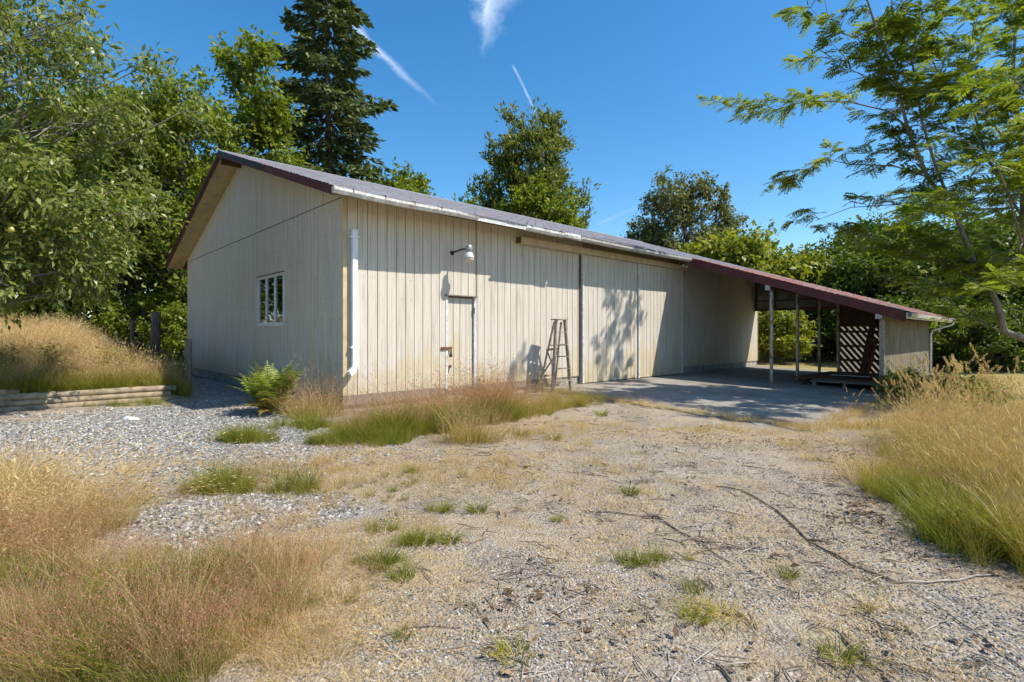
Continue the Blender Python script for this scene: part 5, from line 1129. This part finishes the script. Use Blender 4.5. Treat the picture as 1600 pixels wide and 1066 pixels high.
# gravel
k = 52000; dd = 2.0+6.0*rg.random(k)**1.25; xx = dd*(-0.30+1.35*rg.random(k)); A = np.stack([xx,dd],1); A = A[fbm(A[:,0]*0.9, A[:,1]*0.9+3, 3) > 0.36]
B_ = np.concatenate([ell(190,690,3.4,1.9,17000), ell(330,650,2.4,1.6,9000), ell(420,790,0.9,0.4,2500), ell(340,800,0.9,0.55,3500)])
spread('gravel', 'stone', [A], 0.004, 0.011, 'loose fine gravel stones of the driveway', 'gravel', 0.001, full_rot=True)
spread('coarse_gravel', 'stone', [B_], 0.010, 0.024, 'coarse bluish gravel below the log wall', 'gravel', 0.002, full_rot=True)
k = 420; dd = 2.1+9*rg.random(k)**1.1; xx = dd*(-0.15+1.1*rg.random(k)); A = np.stack([xx,dd],1); t_, s_ = ts(A[:,0], A[:,1]); A = A[~((t_ > 5.0) & (s_ > -6.2))]
spread('twig_litter', 'twigs', [A, ell(1150,850,1.2,0.8,70), ell(1350,780,0.9,0.9,70)], 0.5, 1.3, 'thin broken twigs scattered over the driveway', 'twigs', 0.002, tilt=0.03)
spread('leaf_litter', 'dead', [A[::2]+0.13, ell(1350,720,0.9,0.7,120), ell(1400,820,0.6,0.9,80), ell(1150,690,1.8,0.5,80)], 0.6, 1.3, 'brown dead leaves scattered over the driveway', 'leaves', 0.004, tilt=0.1)
# separate green tufts on the driveway
tufts = [bpy.data.meshes.new_from_object(o) for o in []]
def tuft_mesh(seed, mat, n, R, h, bend):
    r_ = np.random.default_rng(seed); v,f,r,P = blades(r_, n, R, h, 0.0055, bend, 3); return multi('tuft', [(v,f,r,mat)])
TM = [tuft_mesh(s_, M['g_green'], 90, 0.055, 0.10, 0.9) for s_ in (1,2,3)]; TD = tuft_mesh(9, M['g_yellow'], 80, 0.07, 0.09, 1.1)
TL = {1: 'round green grass tuft touching the yellowing tuft on the gravel', 0: 'green grass tuft just beyond the round tuft on the gravel', 3: 'green grass tuft beside the short thick dark stick', 12: 'green grass tuft in front of the weathered wood chunk', 2: 'small green grass tuft by the middle of the long branch', 18: 'green grass tuft at the edge of the concrete slab'}
for i, (px, py, sc) in enumerate(((1085,925,0.8), (1086,970,1.05), (1230,902,0.7), (1310,1032,1.0), (985,884,0.9), (1035,875,0.8), (745,800,1.1), (703,847,1.0), (692,800,0.8), (628,905,1.0), (1355,955,0.45), (870,815,0.6), (985,772,1.1), (1078,876,0.4), (548,940,0.5), (630,998,0.5), (660,850,1.2), (596,886,1.2), (940,650,1.4), (865,688,1.2), (815,682,1.3))):
    o = obj('grass_tuft', TM[i % 3], None, G(px, py)); o.rotation_euler = (0,0,i*1.3); o.scale = (sc*1.25, sc*1.25, sc); tag(o, TL.get(i, 'small green grass tuft growing in the gravel driveway'), 'grass tuft', 'green tufts on the driveway')
for px, py, sc in ((1135,962,0.9), (805,1030,0.9)):
    o = obj('grass_tuft', TD, None, G(px, py)); o.scale = (sc*1.3, sc*1.3, sc); tag(o, 'small yellowing grass tuft growing in the gravel driveway', 'grass tuft', 'yellow tufts on the driveway')
# fallen branches
def branch(name, pix, r0, r1, label, mat, side=()):
    P = [G(*p) for p in pix]; o = P[0].copy(); mb = MB(); rg_ = np.random.default_rng(len(pix)+int(pix[0][0]))
    Q = []
    for a_, b_ in zip(P[:-1], P[1:]):
        for f in (0, 0.33, 0.66): Q.append(a_+(b_-a_)*f+rg_.normal(0,0.008,3)*np.array([1,1,0]))
    Q.append(P[-1]); n = len(Q); R_ = np.linspace(r0, r1, n)*0.6; r1 = r1*0.6
    for i in range(n): Q[i][2] = float(terrain(Q[i][0], Q[i][1]))+R_[i]*0.8+0.006
    mb.tube([q-o for q in Q], list(R_), 6)
    for (i, px, py) in side:
        e = G(px, py); e[2] += 0.012; mb.tube([Q[i]-o, (Q[i]+e)/2-o+np.array([0,0,0.015]), e-o], [r1*1.4, r1, r1*0.6], 5)
    ob = mb.build(name, mat, None, True); ob.location = o; tag(ob, label, 'branch'); return ob
branch('fallen_branch', [(1120,762),(1160,768),(1215,800),(1265,850),(1330,885),(1400,912)], 0.009, 0.015, 'long thin dark branch curving across the driveway', M['twig'], ((9,1300,852),))
branch('fallen_branch', [(1400,913),(1470,912),(1530,903),(1565,900)], 0.013, 0.010, 'pale thin stick lying against the right grass edge', M['paletwig'])
branch('fallen_branch', [(1030,812),(1065,835),(1110,862),(1145,884)], 0.012, 0.006, 'dark branch lying beside the clump of twigs', M['twig'], ((3,1010,838), (5,1160,858), (6,1075,872)))
branch('fallen_branch', [(905,800),(960,803),(1015,812)], 0.006, 0.010, 'thin straight twig pointing at the clump of debris', M['twig'], ((2,930,806),))
branch('fallen_branch', [(1315,995),(1345,1030),(1385,1060),(1400,1085)], 0.010, 0.014, 'short thick dark stick beside the yellow-green tuft', M['twig'], ((4,1350,1018),))
branch('fallen_branch', [(600,1000),(640,985),(720,985)], 0.006, 0.005, 'thin curved twig lying on the grey gravel', M['twig'])
branch('fallen_branch', [(1440,994),(1462,982),(1483,968)], 0.007, 0.010, 'short pale bleached stick on the driveway', M['paletwig'])
branch('fallen_branch', [(1080,796),(1120,799),(1162,808)], 0.005, 0.007, 'small dark twig above the clump of debris', M['twig'])
branch('fallen_branch', [(1110,984),(1128,1010)], 0.004, 0.005, 'tiny dark twig lying near the round green tufts', M['twig'])
branch('fallen_branch', [(1120,1045),(1140,1062),(1150,1080)], 0.010, 0.012, 'dark stub of wood at the near gravel', M['twig'])
branch('fallen_branch', [(1420,925),(1480,960),(1545,1010),(1600,1050)], 0.004, 0.005, 'very thin trailing stem across the gravel', M['twig'])
mb = MB(); mb.hexa([(-0.13,-0.03,0), (0.14,-0.04,0), (0.15,0.035,0), (-0.12,0.03,0), (-0.12,-0.02,0.035), (0.12,-0.03,0.05), (0.13,0.02,0.045), (-0.10,0.02,0.03)])
ob = mb.build('wood_chunk', M['weathered']); ob.location = G(1002,755); ob.rotation_euler = (0,0,0.2); tag(ob, 'weathered chunk of split wood on the gravel', 'wood')
mb = MB()
for i in range(14):
    a_ = random.random()*6.28; l_ = 0.05+0.07*random.random(); mb.tube([(0.03*random.random(),0.03*random.random(),0.008+0.02*random.random()), (l_*math.cos(a_),l_*math.sin(a_),0.012+0.03*random.random())], [0.006,0.003], 5)
ob = mb.build('twig_clump', M['twig']); ob.location = G(1020,812); tag(ob, 'small dark clump of broken twigs on the driveway', 'twigs')
# bramble tangle beside the lean-to
tree_px('bramble', BSD, 1412, 11.6, 'dark leafy bramble at the foot of the plywood wall', 0.5, (0.22,0.28,0.26), None, 'bramble')
tree_px('bramble', BSD, 1490, 11.0, 'low dark bramble behind the tall right-hand grass', 1.5, (0.55,0.45,0.22), None, 'bramble')
